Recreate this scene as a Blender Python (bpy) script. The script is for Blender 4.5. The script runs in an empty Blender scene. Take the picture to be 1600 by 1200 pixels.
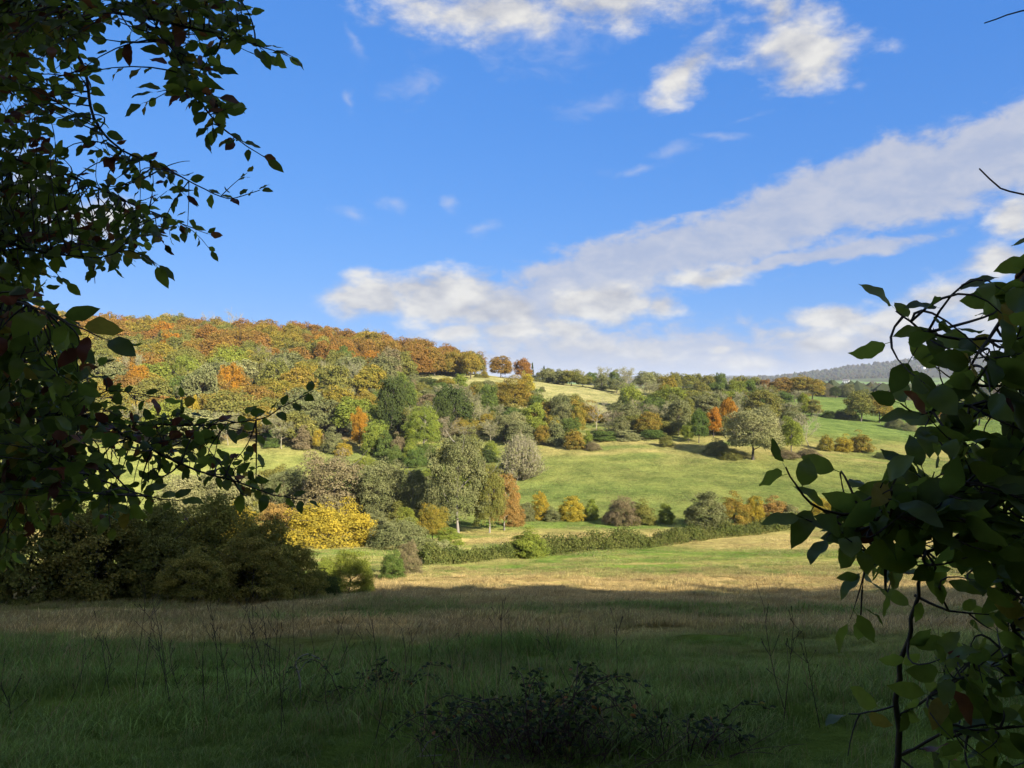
import bpy, math, random
import numpy as np

# ------------------------------------------------------------------ camera
SC = bpy.context.scene
COL = SC.collection
R = math.radians
FPX = 1200.0          # focal length in pixels of the 1600x1200 photograph
cam = bpy.data.cameras.new('camera')
cam.sensor_width = 36.0
cam.lens = 27.0
cam.clip_start = 0.05
cam.clip_end = 40000
cam_ob = bpy.data.objects.new('camera', cam)
COL.objects.link(cam_ob)
cam_ob.location = (0, 0, 0)
cam_ob.rotation_euler = (R(90), 0, 0)
SC.camera = cam_ob

# ------------------------------------------------------------------ light
SUN_AZ = 42.0         # degrees from straight behind the camera towards the right
SUN_EL = 25.0
SUN_STRENGTH = 5.0
SKY_STRENGTH = 0.10
SKY_GAIN = 0.80
EXPOSURE = 1.2
sd = (math.sin(R(SUN_AZ)) * math.cos(R(SUN_EL)), -math.cos(R(SUN_AZ)) * math.cos(R(SUN_EL)), math.sin(R(SUN_EL)))
sun = bpy.data.lights.new('sun', 'SUN')
sun.energy = SUN_STRENGTH
sun.angle = R(0.55)
sun.color = (1.0, 0.91, 0.76)
sun_ob = bpy.data.objects.new('sun', sun)
COL.objects.link(sun_ob)
sun_ob.rotation_euler = (math.pi / 2 - R(SUN_EL), 0, math.atan2(sd[0], -sd[1]))
SC.view_settings.view_transform = 'Standard'
SC.view_settings.look = 'None'
SC.view_settings.exposure = EXPOSURE
SC.view_settings.gamma = 1.0
SC.view_settings.use_curve_mapping = False
SC.render.engine = 'CYCLES'
cy = SC.cycles
cy.use_denoising = True
cy.denoiser = 'OPENIMAGEDENOISE'
cy.denoising_input_passes = 'RGB_ALBEDO_NORMAL'
cy.max_bounces = 4
cy.diffuse_bounces = 2
cy.glossy_bounces = 2
cy.transmission_bounces = 3
cy.volume_bounces = 0
cy.transparent_max_bounces = 4
cy.use_adaptive_sampling = True
cy.adaptive_threshold = 0.02
cy.caustics_reflective = False
cy.caustics_refractive = False


def NT(tree):
    n, l = tree.nodes, tree.links

    def mk(kind, ins=None, **props):
        nd = n.new(kind)
        for k, v in props.items():
            setattr(nd, k, v)
        for k, v in (ins or {}).items():
            s = nd.inputs[k]
            if isinstance(v, bpy.types.NodeSocket):
                l.new(v, s)
            else:
                s.default_value = v
        return nd
    return mk


def build_world():
    w = bpy.data.worlds.new('World')
    SC.world = w
    w.use_nodes = True
    t = w.node_tree
    t.nodes.clear()
    mk = NT(t)

    def m(op, a, b=0.0, c=0.0, clamp=False):
        nd = mk('ShaderNodeMath', {0: a, 1: b, 2: c}, operation=op, use_clamp=clamp)
        return nd.outputs[0]

    def sstep(v, lo, hi):
        nd = mk('ShaderNodeMapRange', {0: v, 1: lo, 2: hi, 3: 0.0, 4: 1.0}, interpolation_type='SMOOTHSTEP')
        return nd.outputs[0]

    def mixc(f, a, b):
        nd = mk('ShaderNodeMix', {0: f, 6: a, 7: b}, data_type='RGBA')
        return nd.outputs[2]
    sky = mk('ShaderNodeTexSky', sky_type='NISHITA')
    sky.sun_disc = False
    sky.sun_elevation = R(SUN_EL)
    sky.sun_rotation = R(180.0 - SUN_AZ)
    sky.altitude = 100
    sky.air_density = 1.0
    sky.dust_density = 0.35
    sky.ozone_density = 2.2
    # the camera's rendering of a clear sky: each channel toned down towards the horizon
    sp = mk('ShaderNodeSeparateColor', {0: sky.outputs[0]})
    ch = [m('MULTIPLY', m('POWER', sp.outputs[i], g_), k_ * SKY_GAIN) for i, (k_, g_) in enumerate(((.034, .73), (.1060, .46), (.292, .30)))]
    skc = mk('ShaderNodeCombineColor', {0: ch[0], 1: ch[1], 2: ch[2]}).outputs[0]
    tc = mk('ShaderNodeTexCoord')
    d = tc.outputs['Generated']
    sep = mk('ShaderNodeSeparateXYZ', {0: d})
    az = m('ARCTAN2', sep.outputs[0], sep.outputs[1])
    el = m('ARCSINE', sep.outputs[2])
    ae = mk('ShaderNodeCombineXYZ', {0: az, 1: el, 2: 0.0}).outputs[0]
    dst = mk('ShaderNodeVectorMath', {0: d, 1: (1.0, 1.0, 1.9)}, operation='MULTIPLY').outputs[0]

    def noise(scale, detail, rough, off=(0, 0, 0), dist=0.0):
        v = mk('ShaderNodeVectorMath', {0: dst, 1: off}, operation='ADD').outputs[0]
        return mk('ShaderNodeTexNoise', {'Vector': v, 'Scale': scale, 'Detail': detail, 'Roughness': rough, 'Distortion': dist}).outputs[0]

    # a little warping so that no outline is an ellipse
    wn = mk('ShaderNodeTexNoise', {'Vector': dst, 'Scale': 9.0, 'Detail': 3.0, 'Roughness': 0.5})
    wv = mk('ShaderNodeVectorMath', {0: wn.outputs[1], 1: (0.5, 0.5, 0.5)}, operation='SUBTRACT').outputs[0]
    wv = mk('ShaderNodeVectorMath', {0: wv, 1: (0.09, 0.045, 0.0)}, operation='MULTIPLY').outputs[0]
    aew = mk('ShaderNodeVectorMath', {0: ae, 1: wv}, operation='ADD').outputs[0]

    def blobs(lst, grow=1.0):
        acc = None
        for (x, y, rx, ry, ang, amp) in lst:
            u, v = (x - 800) / FPX, (600 - y) / FPX
            a = math.atan(u)
            e = math.atan(v * math.cos(a))
            sx = grow * rx / FPX * math.cos(a) ** 1.6
            sy = grow * ry / FPX * math.cos(a) * math.cos(e) ** 1.6
            mp = mk('ShaderNodeMapping', {'Vector': aew, 'Location': (a, e, 0), 'Rotation': (0, 0, R(ang)), 'Scale': (sx, sy, 1)}, vector_type='TEXTURE').outputs[0]
            ln = mk('ShaderNodeVectorMath', {0: mp}, operation='LENGTH').outputs['Value']
            s = m('MULTIPLY_ADD', ln, -amp, amp)
            acc = s if acc is None else m('SMOOTH_MAX', acc, s, 0.12)
        return acc
    # how far outside the photograph's part of the sky we are: random unseen clouds go on there, thickened to whiten the fill light
    oaz = m('SUBTRACT', m('ABSOLUTE', az), 0.66)
    oel = m('SUBTRACT', el, 0.50)
    outside = sstep(m('MAXIMUM', oaz, oel), 0.0, 0.25)
    gen = m('MULTIPLY', m('SUBTRACT', noise(1.7, 3, 0.5, (3.1, 1.7, 0.4)), 0.425), 5.0)
    gen = m('MULTIPLY_ADD', gen, outside, m('MULTIPLY_ADD', outside, 1.5, -1.5))

    cum = blobs([(580, 472, 82, 34, 0, 1.3), (690, 468, 105, 44, 0, 1.4), (785, 490, 85, 34, -8, 1.3), (950, 474, 74, 30, 0, 1.3), (1032, 474, 30, 19, 0, .8),
                 (725, 524, 70, 20, 0, .9), (815, 522, 80, 24, 0, .9), (890, 518, 60, 22, 0, .8), (955, 545, 110, 24, 0, .8),
                 (1160, 565, 46, 19, 0, .9), (1111, 545, 12, 6, 0, .9), (1287, 540, 46, 15, 0, .9), (1305, 498, 60, 22, -8, 1), (1395, 496, 70, 26, 0, .9),
                 (1480, 462, 75, 32, 0, 1), (1565, 480, 70, 44, 0, 1), (1562, 408, 48, 22, 0, .9), (1596, 345, 42, 42, 0, .9),
                 (1120, 434, 100, 15, 2, .8), (1245, 78, 100, 58, -8, .95), (1078, 108, 66, 34, 38, .85), (770, 18, 165, 50, 0, .85), (960, 0, 170, 50, 0, .8),
                 (1195, 22, 40, 34, 0, .7), (40, 280, 60, 50, 0, .8), (130, 345, 85, 36, 0, .8), (-60, 330, 90, 90, 0, 1), (1420, 545, 120, 16, 0, .7), (1240, 525, 60, 12, 0, .6), (1350, 520, 60, 14, 0, .7)], 1.2)
    cum = m('MAXIMUM', cum, gen)
    n1 = noise(20.0, 6, 0.6, (0, 0, 0), 0.1)
    n2 = noise(20.0, 2, 0.55, (0.022, -0.014, 0.05), 0.15)
    dc = m('MULTIPLY_ADD', m('SUBTRACT', n1, 0.5), 1.7, cum)
    ac = m('MULTIPLY', sstep(dc, -0.1, 0.75), 0.96)
    lit = m('MULTIPLY_ADD', m('SUBTRACT', n1, n2), 2.2, 0.55, clamp=True)
    ccol = mixc(lit, (0.205, 0.215, 0.245, 1), (0.365, 0.358, 0.342, 1))
    band = blobs([(980, 412, 270, 48, 16, 1), (1240, 335, 320, 62, 17, 1), (1500, 262, 300, 66, 16, 1), (1720, 205, 260, 80, 14, 1), (1300, 398, 190, 15, 8, .8),
                  (860, 470, 90, 60, 30, .8), (1010, 575, 420, 70, 0, .85), (1380, 575, 330, 85, 0, .85)], 1.12)
    n3 = noise(26.0, 5, 0.62, (5, 2, 1), 0.25)
    db = m('MULTIPLY_ADD', m('SUBTRACT', n3, 0.5), 1.15, band)
    ab = m('MULTIPLY', sstep(db, -0.08, 0.42), 0.86)
    bcol = mixc(sstep(n3, 0.3, 0.72), (0.195, 0.22, 0.285, 1), (0.26, 0.268, 0.30, 1))
    wis = blobs([(550, 340, 34, 24, 0, 1), (622, 322, 30, 24, 0, 1), (700, 318, 20, 16, 0, 1), (747, 360, 26, 22, 0, 1), (553, 155, 12, 30, 10, 1), (640, 125, 60, 45, 0, 1),
                 (930, 165, 80, 24, 5, 1), (1060, 236, 50, 14, 5, 1), (1000, 262, 70, 10, 6, 1), (1140, 215, 60, 9, -4, 1), (1175, 185, 50, 10, 5, 1),
                 (1345, 135, 20, 12, 0, 1), (548, 70, 14, 40, 0, .8), (850, 60, 120, 60, 0, .9)])
    n4 = noise(24.0, 4, 0.62, (1, 7, 3), 0.4)
    dw = m('MULTIPLY_ADD', m('SUBTRACT', n4, 0.5), 2.2, wis)
    aw = m('MULTIPLY', sstep(dw, 0.0, 1.5), 0.38)
    c = mixc(ab, skc, bcol)
    c = mixc(aw, c, (0.31, 0.31, 0.33, 1))
    c = mixc(ac, c, ccol)
    up = sstep(el, -0.03, 0.0)
    c = mixc(up, skc, c)
    c = mk('ShaderNodeVectorMath', {0: c, 3: 1.0 / SKY_STRENGTH}, operation='SCALE').outputs[0]
    bg = mk('ShaderNodeBackground', {0: c, 1: SKY_STRENGTH})
    out = mk('ShaderNodeOutputWorld')
    t.links.new(bg.outputs[0], out.inputs[0])
    w.cycles.sampling_method = 'NONE'


build_world()

# ------------------------------------------------------------------ small numeric helpers


def rot_hash(ix, iy, seed):
    h = (ix.astype(np.int64) * 374761393 + iy.astype(np.int64) * 668265263 + seed * 974634777) & 0x7fffffff
    h = ((h ^ (h >> 13)) * 1274126177) & 0x7fffffff
    return ((h ^ (h >> 16)) & 0xffff) / 65535.0


def vnoise(x, y, seed=0):
    x = np.asarray(x, float); y = np.asarray(y, float)
    ix, iy = np.floor(x), np.floor(y)
    fx, fy = x - ix, y - iy
    fx = fx * fx * (3 - 2 * fx); fy = fy * fy * (3 - 2 * fy)
    a = rot_hash(ix, iy, seed); b = rot_hash(ix + 1, iy, seed)
    c = rot_hash(ix, iy + 1, seed); e = rot_hash(ix + 1, iy + 1, seed)
    return (a * (1 - fx) + b * fx) * (1 - fy) + (c * (1 - fx) + e * fx) * fy


def fbm(x, y, seed=0, octs=4):
    s, a, t = 0.0, 1.0, 0.0
    for o in range(octs):
        s = s + a * vnoise(x * 2 ** o, y * 2 ** o, seed + o * 17)
        t += a; a *= 0.55
    return s / t


def smooth(lo, hi, v):
    t = np.clip((v - lo) / (hi - lo), 0, 1)
    return t * t * (3 - 2 * t)


# ------------------------------------------------------------------ terrain shape
_py = np.array([-4000, -300, -120, -60, -20, -6, 0, 4, 6, 9, 14, 25, 35, 50, 65, 80, 95, 110.])
_pz = np.array([60, 52, 42, 20, 3.2, -1.2, -1.62, -2.0, -2.5, -3.3, -4.67, -7.54, -10.0, -13.3, -16.0, -18.2, -20.2, -21.4])
_gy = np.arange(-320, 112, 0.25)
_gz = np.interp(_gy, _py, _pz)
_k = np.exp(-0.5 * (np.arange(-16, 17) / 6.0) ** 2); _k /= _k.sum()
_gz = np.convolve(np.pad(_gz, 16, mode='edge'), _k, mode='valid')

_cx = np.array([-300, 0, 200, 400, 600, 800, 1000, 1200, 1400, 1600, 1900.])
_tab = {
    70: [888] * 11, 80: [873] * 11, 95: [855] * 11, 110: [833] * 11,
    130: [812, 812, 812, 812, 812, 810, 808, 806, 804, 802, 802],
    160: [760, 760, 762, 765, 765, 755, 745, 745, 755, 765, 770],
    190: [700, 700, 705, 705, 712, 705, 695, 700, 722, 735, 740],
    230: [640, 645, 655, 655, 662, 655, 655, 662, 685, 700, 705],
    280: [585, 590, 600, 600, 618, 612, 633, 642, 658, 668, 672],
    340: [540, 545, 560, 560, 580, 589, 610, 622, 640, 648, 650],
    400: [500, 505, 528, 526, 548, 600, 605, 612, 632, 636, 638],
    500: [530, 535, 550, 550, 572, 610, 612, 615, 628, 630, 630],
    700: [600, 600, 600, 600, 605, 610, 611, 612, 620, 622, 622],
    1200: [604, 604, 604, 604, 604, 606, 606, 606, 611, 614, 614],
    2000: [602, 602, 602, 602, 602, 602, 602, 603, 605, 604, 604],
    3000: [598, 598, 598, 598, 598, 598, 598, 599, 586, 580, 585],
    4200: [596, 596, 596, 596, 596, 596, 596, 597, 557, 546, 570],
    5200: [596, 596, 596, 596, 596, 596, 596, 596, 590, 588, 592],
    8000: [588, 588, 588, 588, 588, 588, 587, 586, 587, 588, 588],
    12000: [592] * 11, 16000: [594] * 11}
_ds = np.array(sorted(_tab))
_tz = np.array([[-(y - 600) / FPX * dd for y in _tab[dd]] for dd in _ds])
_NS, _NU = 500, 221
_sg = np.linspace(math.log(70), math.log(16000), _NS)
_ug = np.linspace(-0.92, 0.92, _NU)
_tmp = np.array([np.interp(np.exp(_sg), _ds, _tz[:, j]) for j in range(len(_cx))]).T
_T = np.array([np.interp(_ug, (_cx - 800) / FPX, _tmp[i]) for i in range(_NS)])


def _sm(A, sig, axis):
    n = int(sig * 3)
    k = np.exp(-0.5 * (np.arange(-n, n + 1) / sig) ** 2); k /= k.sum()
    pad = [(0, 0), (0, 0)]; pad[axis] = (n, n)
    P_ = np.pad(A, pad, mode='edge')
    return np.apply_along_axis(lambda v: np.convolve(v, k, mode='valid'), axis, P_)


_T = _sm(_sm(_T, 5, 0), 9, 1)


def ground_z(X, Y):
    X = np.asarray(X, float); Y = np.asarray(Y, float)
    near = np.interp(Y, _gy, _gz)
    near = np.where(Y < -318, np.interp(Y, _py, _pz), near)
    Yc = np.clip(Y, 70.5, 15900)
    s = (np.log(Yc) - _sg[0]) / (_sg[1] - _sg[0])
    u = (np.clip(X / Yc, -0.915, 0.915) - _ug[0]) / (_ug[1] - _ug[0])
    i = np.clip(s.astype(int), 0, _NS - 2); j = np.clip(u.astype(int), 0, _NU - 2)
    fs, fu = s - i, u - j
    far = (_T[i, j] * (1 - fs) + _T[i + 1, j] * fs) * (1 - fu) + (_T[i, j + 1] * (1 - fs) + _T[i + 1, j + 1] * fs) * fu
    w = smooth(82, 100, Y)
    z = near * (1 - w) + far * w
    # humps and hollows of rough pasture
    z = z + (fbm(X / 1.8, Y / 1.8, 3, 3) - .5) * .34 * smooth(2, 6, Y) * (1 - smooth(70, 120, Y))
    z = z + (fbm(X / 11., Y / 11., 5, 3) - .5) * .7 * smooth(5, 25, Y) * (1 - smooth(500, 900, Y))
    z = z + (fbm(X / 160., Y / 160., 8, 3) - .5) * 14 * smooth(900, 2500, Y)
    return z


def gz(x, y):
    return float(ground_z(np.array([x]), np.array([y]))[0])


_RD = np.exp(np.linspace(math.log(3.0), math.log(9000), 2600))


def on_ground(px, py, dmin=3.0):
    """where the sight line through that pixel first meets the land"""
    u = (px - 800) / FPX; v = -(py - 600) / FPX
    z = ground_z(u * _RD, _RD)
    hit = np.where((z >= v * _RD) & (_RD > dmin))[0]
    dd = _RD[hit[0]] if len(hit) else _RD[-1]
    return u * dd, float(dd)


def P(px, py, dd):
    return np.array([(px - 800) / FPX * dd, dd, -(py - 600) / FPX * dd])


# ------------------------------------------------------------------ land cover colours


def cover(X, Y):
    """base colour of the vegetation that grows at a spot (straw, rank grass, pasture, wood floor)"""
    X = np.asarray(X, float); Y = np.asarray(Y, float)
    straw = np.array([.47, .355, .135]); dgreen = np.array([.145, .225, .036]); green = np.array([.13, .17, .042])
    bright = np.array([.15, .23, .04]); olive = np.array([.21, .215, .06]); brown = np.array([.15, .105, .05])
    n1 = fbm(X / 14., Y / 5., 21, 4); n2 = fbm(X / 3.5, Y / 1.6, 33, 3); n3 = fbm(X / 40., Y / 30., 45, 4)
    sh = X.shape + (1,)

    def mix(a, b, t):
        t = np.clip(t, 0, 1).reshape(sh)
        return a * (1 - t) + b * t
    base = np.ones(X.shape + (3,)) * dgreen
    # straw-coloured dead grass bands of the near meadow
    Yw = Y + (n1 - .5) * 12 * smooth(8, 30, Y) + X * .03
    st = smooth(13, 17, Yw) * (1 - smooth(20, 24, Yw)) * .8 + smooth(27, 33, Yw) * (1 - smooth(56, 68, Yw)) * 1.0 + smooth(60, 66, Yw) * (1 - smooth(78, 95, Yw)) * .25
    st = st + smooth(19, 24, Y) * (1 - smooth(30, 36, Y)) * (1 - smooth(-9, -3, X)) * .45
    st = st + (n2 - .5) * 1.3 * smooth(6, 16, Y) + (n1 - .5) * .8 * smooth(14, 30, Y) + .04
    base = mix(base, bright * np.ones_like(base), smooth(45, 60, Y))
    base = mix(base, straw * np.ones_like(base), st * (1 - smooth(96, 112, Y) * .3))
    # pale strip behind the hedge
    strip = smooth(88, 94, Y) * (1 - smooth(106, 120, Y))
    base = mix(base, (straw * 1.05) * np.ones_like(base), strip * .75 * smooth(.38, .6, n1 + .1))
    # pastures of the far side
    fb = mix(green * np.ones_like(base), olive * np.ones_like(base), smooth(.42, .7, n3) * .5 + (n2 - .5) * .45)
    u = X / np.maximum(Y, 1)
    fb = mix(fb, (straw * .85) * np.ones_like(base), smooth(172, 195, Y + (n1 - .5) * 30) * (1 - smooth(205, 230, Y)) * smooth(.3, .65, n1) * .45)
    hl = smooth(215, 260, Y) * (1 - smooth(.22, .32, u))
    fb = mix(fb, np.array([.30, .27, .115]) * np.ones_like(base), hl * (.75 + (n2 - .5) * .8))
    wood = smooth(196, 210, Y) * (1 - smooth(-.17, -.12, u)) * (1 - smooth(420, 470, Y))
    fb = mix(fb, brown * np.ones_like(base), wood * .9)
    lm = smooth(128, 140, Y) * (1 - smooth(186, 196, Y)) * (1 - smooth(-.28, -.22, u))
    fb = mix(fb, np.array([.21, .225, .06]) * np.ones_like(base), lm * .8)
    rg = smooth(215, 240, Y) * smooth(.3, .36, u)
    fb = mix(fb, np.array([.125, .18, .045]) * np.ones_like(base), rg * .9)
    # patchwork of far fields
    cell = rot_hash(np.floor(X / 170. + .3 * np.sin(Y / 300.)), np.floor(Y / 260. + .2 * np.sin(X / 170.)), 77)
    fc = mix(np.array([.14, .22, .06]) * np.ones_like(base), np.array([.07, .085, .04]) * np.ones_like(base), (cell > .52).astype(float))
    fc = mix(fc, np.array([.23, .22, .10]) * np.ones_like(base), (cell > .85).astype(float))
    fb = mix(fb, fc, smooth(600, 900, Y))
    fb = mix(fb, np.array([.05, .052, .036]) * np.ones_like(base), smooth(2300, 2800, Y))
    base = mix(base, fb, smooth(118, 128, Y + (n1 - .5) * 8))
    base = mix(base, brown * .8 * np.ones_like(base), smooth(1, -2, Y) if False else 1 - smooth(-3, 1, Y))
    return np.clip(base, 0.01, 1)


# ------------------------------------------------------------------ mesh helpers


def mesh_np(name, V, F, mats=(), midx=None, smooth_shade=False, attrs=None, cols=None):
    """V (n,3); F (m,k) array, or a list of such arrays"""
    me = bpy.data.meshes.new(name)
    Fs = F if isinstance(F, list) else [F]
    Fs = [np.asarray(f, np.int32) for f in Fs if len(f)]
    V = np.asarray(V, np.float32)
    me.vertices.add(len(V)); me.vertices.foreach_set('co', V.ravel())
    loops = np.concatenate([f.ravel() for f in Fs])
    tot = np.concatenate([np.full(len(f), f.shape[1], np.int32) for f in Fs])
    start = np.concatenate([[0], np.cumsum(tot)[:-1]]).astype(np.int32)
    me.loops.add(len(loops)); me.loops.foreach_set('vertex_index', loops)
    me.polygons.add(len(tot)); me.polygons.foreach_set('loop_start', start)
    try:
        me.polygons.foreach_set('loop_total', tot)
    except Exception:
        pass
    for mm in mats:
        me.materials.append(mm)
    if midx is not None:
        me.polygons.foreach_set('material_index', np.asarray(midx, np.int32))
    me.polygons.foreach_set('use_smooth', np.full(len(tot), smooth_shade, bool))
    for k, a in (attrs or {}).items():
        at = me.attributes.new(k, 'FLOAT', 'POINT'); at.data.foreach_set('value', np.asarray(a, np.float32))
    for k, a in (cols or {}).items():
        at = me.attributes.new(k, 'FLOAT_COLOR', 'POINT')
        c4 = np.ones((len(V), 4), np.float32); c4[:, :3] = a
        at.data.foreach_set('color', c4.ravel())
    me.update(calc_edges=True)
    return me


def link(name, me, parent=None, mat=None):
    o = bpy.data.objects.new(name, me)
    COL.objects.link(o)
    if parent is not None:
        o.parent = parent
    if mat is not None and me is not None:
        o.material_slots[0].link = 'OBJECT'
        o.material_slots[0].material = mat
    return o


def tag(o, label=None, cat=None, group=None, kind=None):
    if label: o['label'] = label
    if cat: o['category'] = cat
    if group: o['group'] = group
    if kind: o['kind'] = kind
    return o


def empty(name, loc, rz=0.0, sc=(1, 1, 1)):
    o = bpy.data.objects.new(name, None)
    COL.objects.link(o)
    o.location = loc; o.rotation_euler = (0, 0, rz); o.scale = sc
    return o


def tubes(polys, sides=5):
    """polys: list of (points (k,3), radii (k,)) -> verts, quads"""
    VV, FF, off = [], [], 0
    ang = np.linspace(0, 2 * np.pi, sides, endpoint=False)
    ca, sa = np.cos(ang), np.sin(ang)
    for pts, rad in polys:
        pts = np.asarray(pts, float); rad = np.asarray(rad, float)
        k = len(pts)
        t = np.gradient(pts, axis=0)
        t /= np.linalg.norm(t, axis=1, keepdims=True) + 1e-9
        ref = np.where(np.abs(t[:, 2:3]) > .9, np.array([[1., 0, 0]]), np.array([[0, 0, 1.]]))
        a = np.cross(t, ref); a /= np.linalg.norm(a, axis=1, keepdims=True) + 1e-9
        b = np.cross(t, a)
        ring = pts[:, None, :] + rad[:, None, None] * (a[:, None, :] * ca[None, :, None] + b[:, None, :] * sa[None, :, None])
        VV.append(ring.reshape(-1, 3))
        i = np.arange(k - 1)[:, None] * sides + np.arange(sides)[None, :]
        j = np.arange(k - 1)[:, None] * sides + (np.arange(sides)[None, :] + 1) % sides
        FF.append(np.stack([i, j, j + sides, i + sides], -1).reshape(-1, 4) + off)
        off += k * sides
    return np.concatenate(VV), np.concatenate(FF)


def cards(C, N, D, L, W, fold=.18):
    """leaf-shaped diamonds: centre C, normal N, long axis D, length L, width W"""
    N = N / (np.linalg.norm(N, axis=1, keepdims=True) + 1e-9)
    D = D - N * np.sum(N * D, axis=1, keepdims=True)
    D = D / (np.linalg.norm(D, axis=1, keepdims=True) + 1e-9)
    S = np.cross(N, D)
    L = L[:, None]; W = W[:, None]
    v0 = C - D * L * .5
    v1 = C + S * W * .5 + N * L * fold * .4 - D * L * .05
    v2 = C + D * L * .5 - N * L * fold * .5
    v3 = C - S * W * .5 + N * L * fold * .4 - D * L * .05
    V = np.stack([v0, v1, v2, v3], 1).reshape(-1, 3)
    F = np.arange(len(C) * 4).reshape(-1, 4)
    return V, F


# ------------------------------------------------------------------ materials
MATS = {}


def foliage_mat(name, a, b, trans=.28, hue_var=.009, val_var=.42):
    """two leaf colours that mix leaf by leaf and clump by clump"""
    if name in MATS: return MATS[name]
    mt = bpy.data.materials.new(name); mt.use_nodes = True
    t = mt.node_tree; t.nodes.clear(); mk = NT(t)
    at = mk('ShaderNodeAttribute', attribute_name='v')
    oi = mk('ShaderNodeObjectInfo')
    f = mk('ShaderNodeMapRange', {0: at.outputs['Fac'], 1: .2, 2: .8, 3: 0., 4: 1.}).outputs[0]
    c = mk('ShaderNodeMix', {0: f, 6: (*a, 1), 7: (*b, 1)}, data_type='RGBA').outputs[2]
    hv = mk('ShaderNodeMapRange', {0: oi.outputs['Random'], 1: 0., 2: 1., 3: .5 - hue_var, 4: .5 + hue_var}).outputs[0]
    at2 = mk('ShaderNodeAttribute', attribute_name='w')
    vv = mk('ShaderNodeMapRange', {0: at2.outputs['Fac'], 1: 0., 2: 1., 3: 1 - val_var, 4: 1 + val_var}).outputs[0]
    c = mk('ShaderNodeHueSaturation', {'Hue': hv, 'Saturation': 1.0, 'Value': vv, 'Color': c}).outputs[0]
    d1 = mk('ShaderNodeBsdfDiffuse', {0: c, 1: .6})
    d2 = mk('ShaderNodeBsdfTranslucent', {0: c})
    mx = mk('ShaderNodeMixShader', {0: trans, 1: d1.outputs[0], 2: d2.outputs[0]})
    out = mk('ShaderNodeOutputMaterial')
    t.links.new(mx.outputs[0], out.inputs[0])
    MATS[name] = mt
    return mt


def bark_mat(name, a, b, scale=6.0):
    if name in MATS: return MATS[name]
    mt = bpy.data.materials.new(name); mt.use_nodes = True
    t = mt.node_tree; t.nodes.clear(); mk = NT(t)
    g = mk('ShaderNodeNewGeometry')
    ns = mk('ShaderNodeTexNoise', {'Vector': g.outputs['Position'], 'Scale': scale, 'Detail': 5.0, 'Roughness': .65})
    c = mk('ShaderNodeMix', {0: ns.outputs[0], 6: (*a, 1), 7: (*b, 1)}, data_type='RGBA').outputs[2]
    bp = mk('ShaderNodeBump', {'Strength': .5, 'Distance': .01, 'Height': ns.outputs[0]})
    d1 = mk('ShaderNodeBsdfPrincipled', {'Base Color': c, 'Roughness': .85, 'Normal': bp.outputs[0]})
    out = mk('ShaderNodeOutputMaterial')
    t.links.new(d1.outputs[0], out.inputs[0])
    MATS[name] = mt
    return mt


PAL = {  # palette name: (leaf colour one, leaf colour two, words)
    'copper': ((.33, .19, .048), (.25, .175, .042), 'copper-brown'),
    'russet': ((.33, .165, .04), (.26, .15, .042), 'russet'),
    'orange': ((.50, .25, .03), (.38, .22, .035), 'bright orange'),
    'gold': ((.50, .39, .045), (.37, .315, .05), 'golden yellow'),
    'goldol': ((.36, .26, .045), (.22, .205, .042), 'gold-and-olive'),
    'olive': ((0.269, 0.250, 0.062), (0.175, 0.188, 0.048), 'olive'),
    'green': ((0.156, 0.210, 0.050), (0.102, 0.150, 0.036), 'mid-green'),
    'dark': ((0.102, 0.132, 0.038), (0.060, 0.084, 0.026), 'dark green'),
    'lime': ((0.302, 0.336, 0.056), (0.202, 0.252, 0.047), 'yellow-green'),
    'pale': ((0.354, 0.342, 0.152), (0.256, 0.268, 0.104), 'pale olive'),
    'greyol': ((0.247, 0.247, 0.104), (0.176, 0.195, 0.073), 'grey-olive'),
    'mauve': ((0.291, 0.230, 0.129), (0.213, 0.185, 0.084), 'grey-brown'),
    'tan': ((.42, .25, .075), (.31, .21, .065), 'orange-tan'),
    'shade': ((.36, .31, .07), (.20, .21, .05), 'dark olive'),
    'hedge': ((.15, .165, .045), (.09, .12, .032), 'olive-brown'),
}
for k, (a, b, w_) in PAL.items():
    foliage_mat('leaf_' + k, a, b, trans=.36 if k in ('gold', 'lime', 'orange') else .28)
TWIG = bark_mat('pale_twigs', (.38, .335, .22), (.27, .24, .145), 2.0)
BARK = bark_mat('grey_bark', (.13, .11, .085), (.06, .05, .04), 3.0)
PALEBARK = bark_mat('pale_bark', (.34, .31, .26), (.18, .16, .13), 3.0)
DARKBARK = bark_mat('dark_bark', (.055, .045, .035), (.025, .02, .016), 40.0)

# ------------------------------------------------------------------ tree prototypes (unit height, unit width)


def rnd_dirs(rng, n):
    v = rng.normal(size=(n, 3))
    return v / np.linalg.norm(v, axis=1, keepdims=True)


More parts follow.
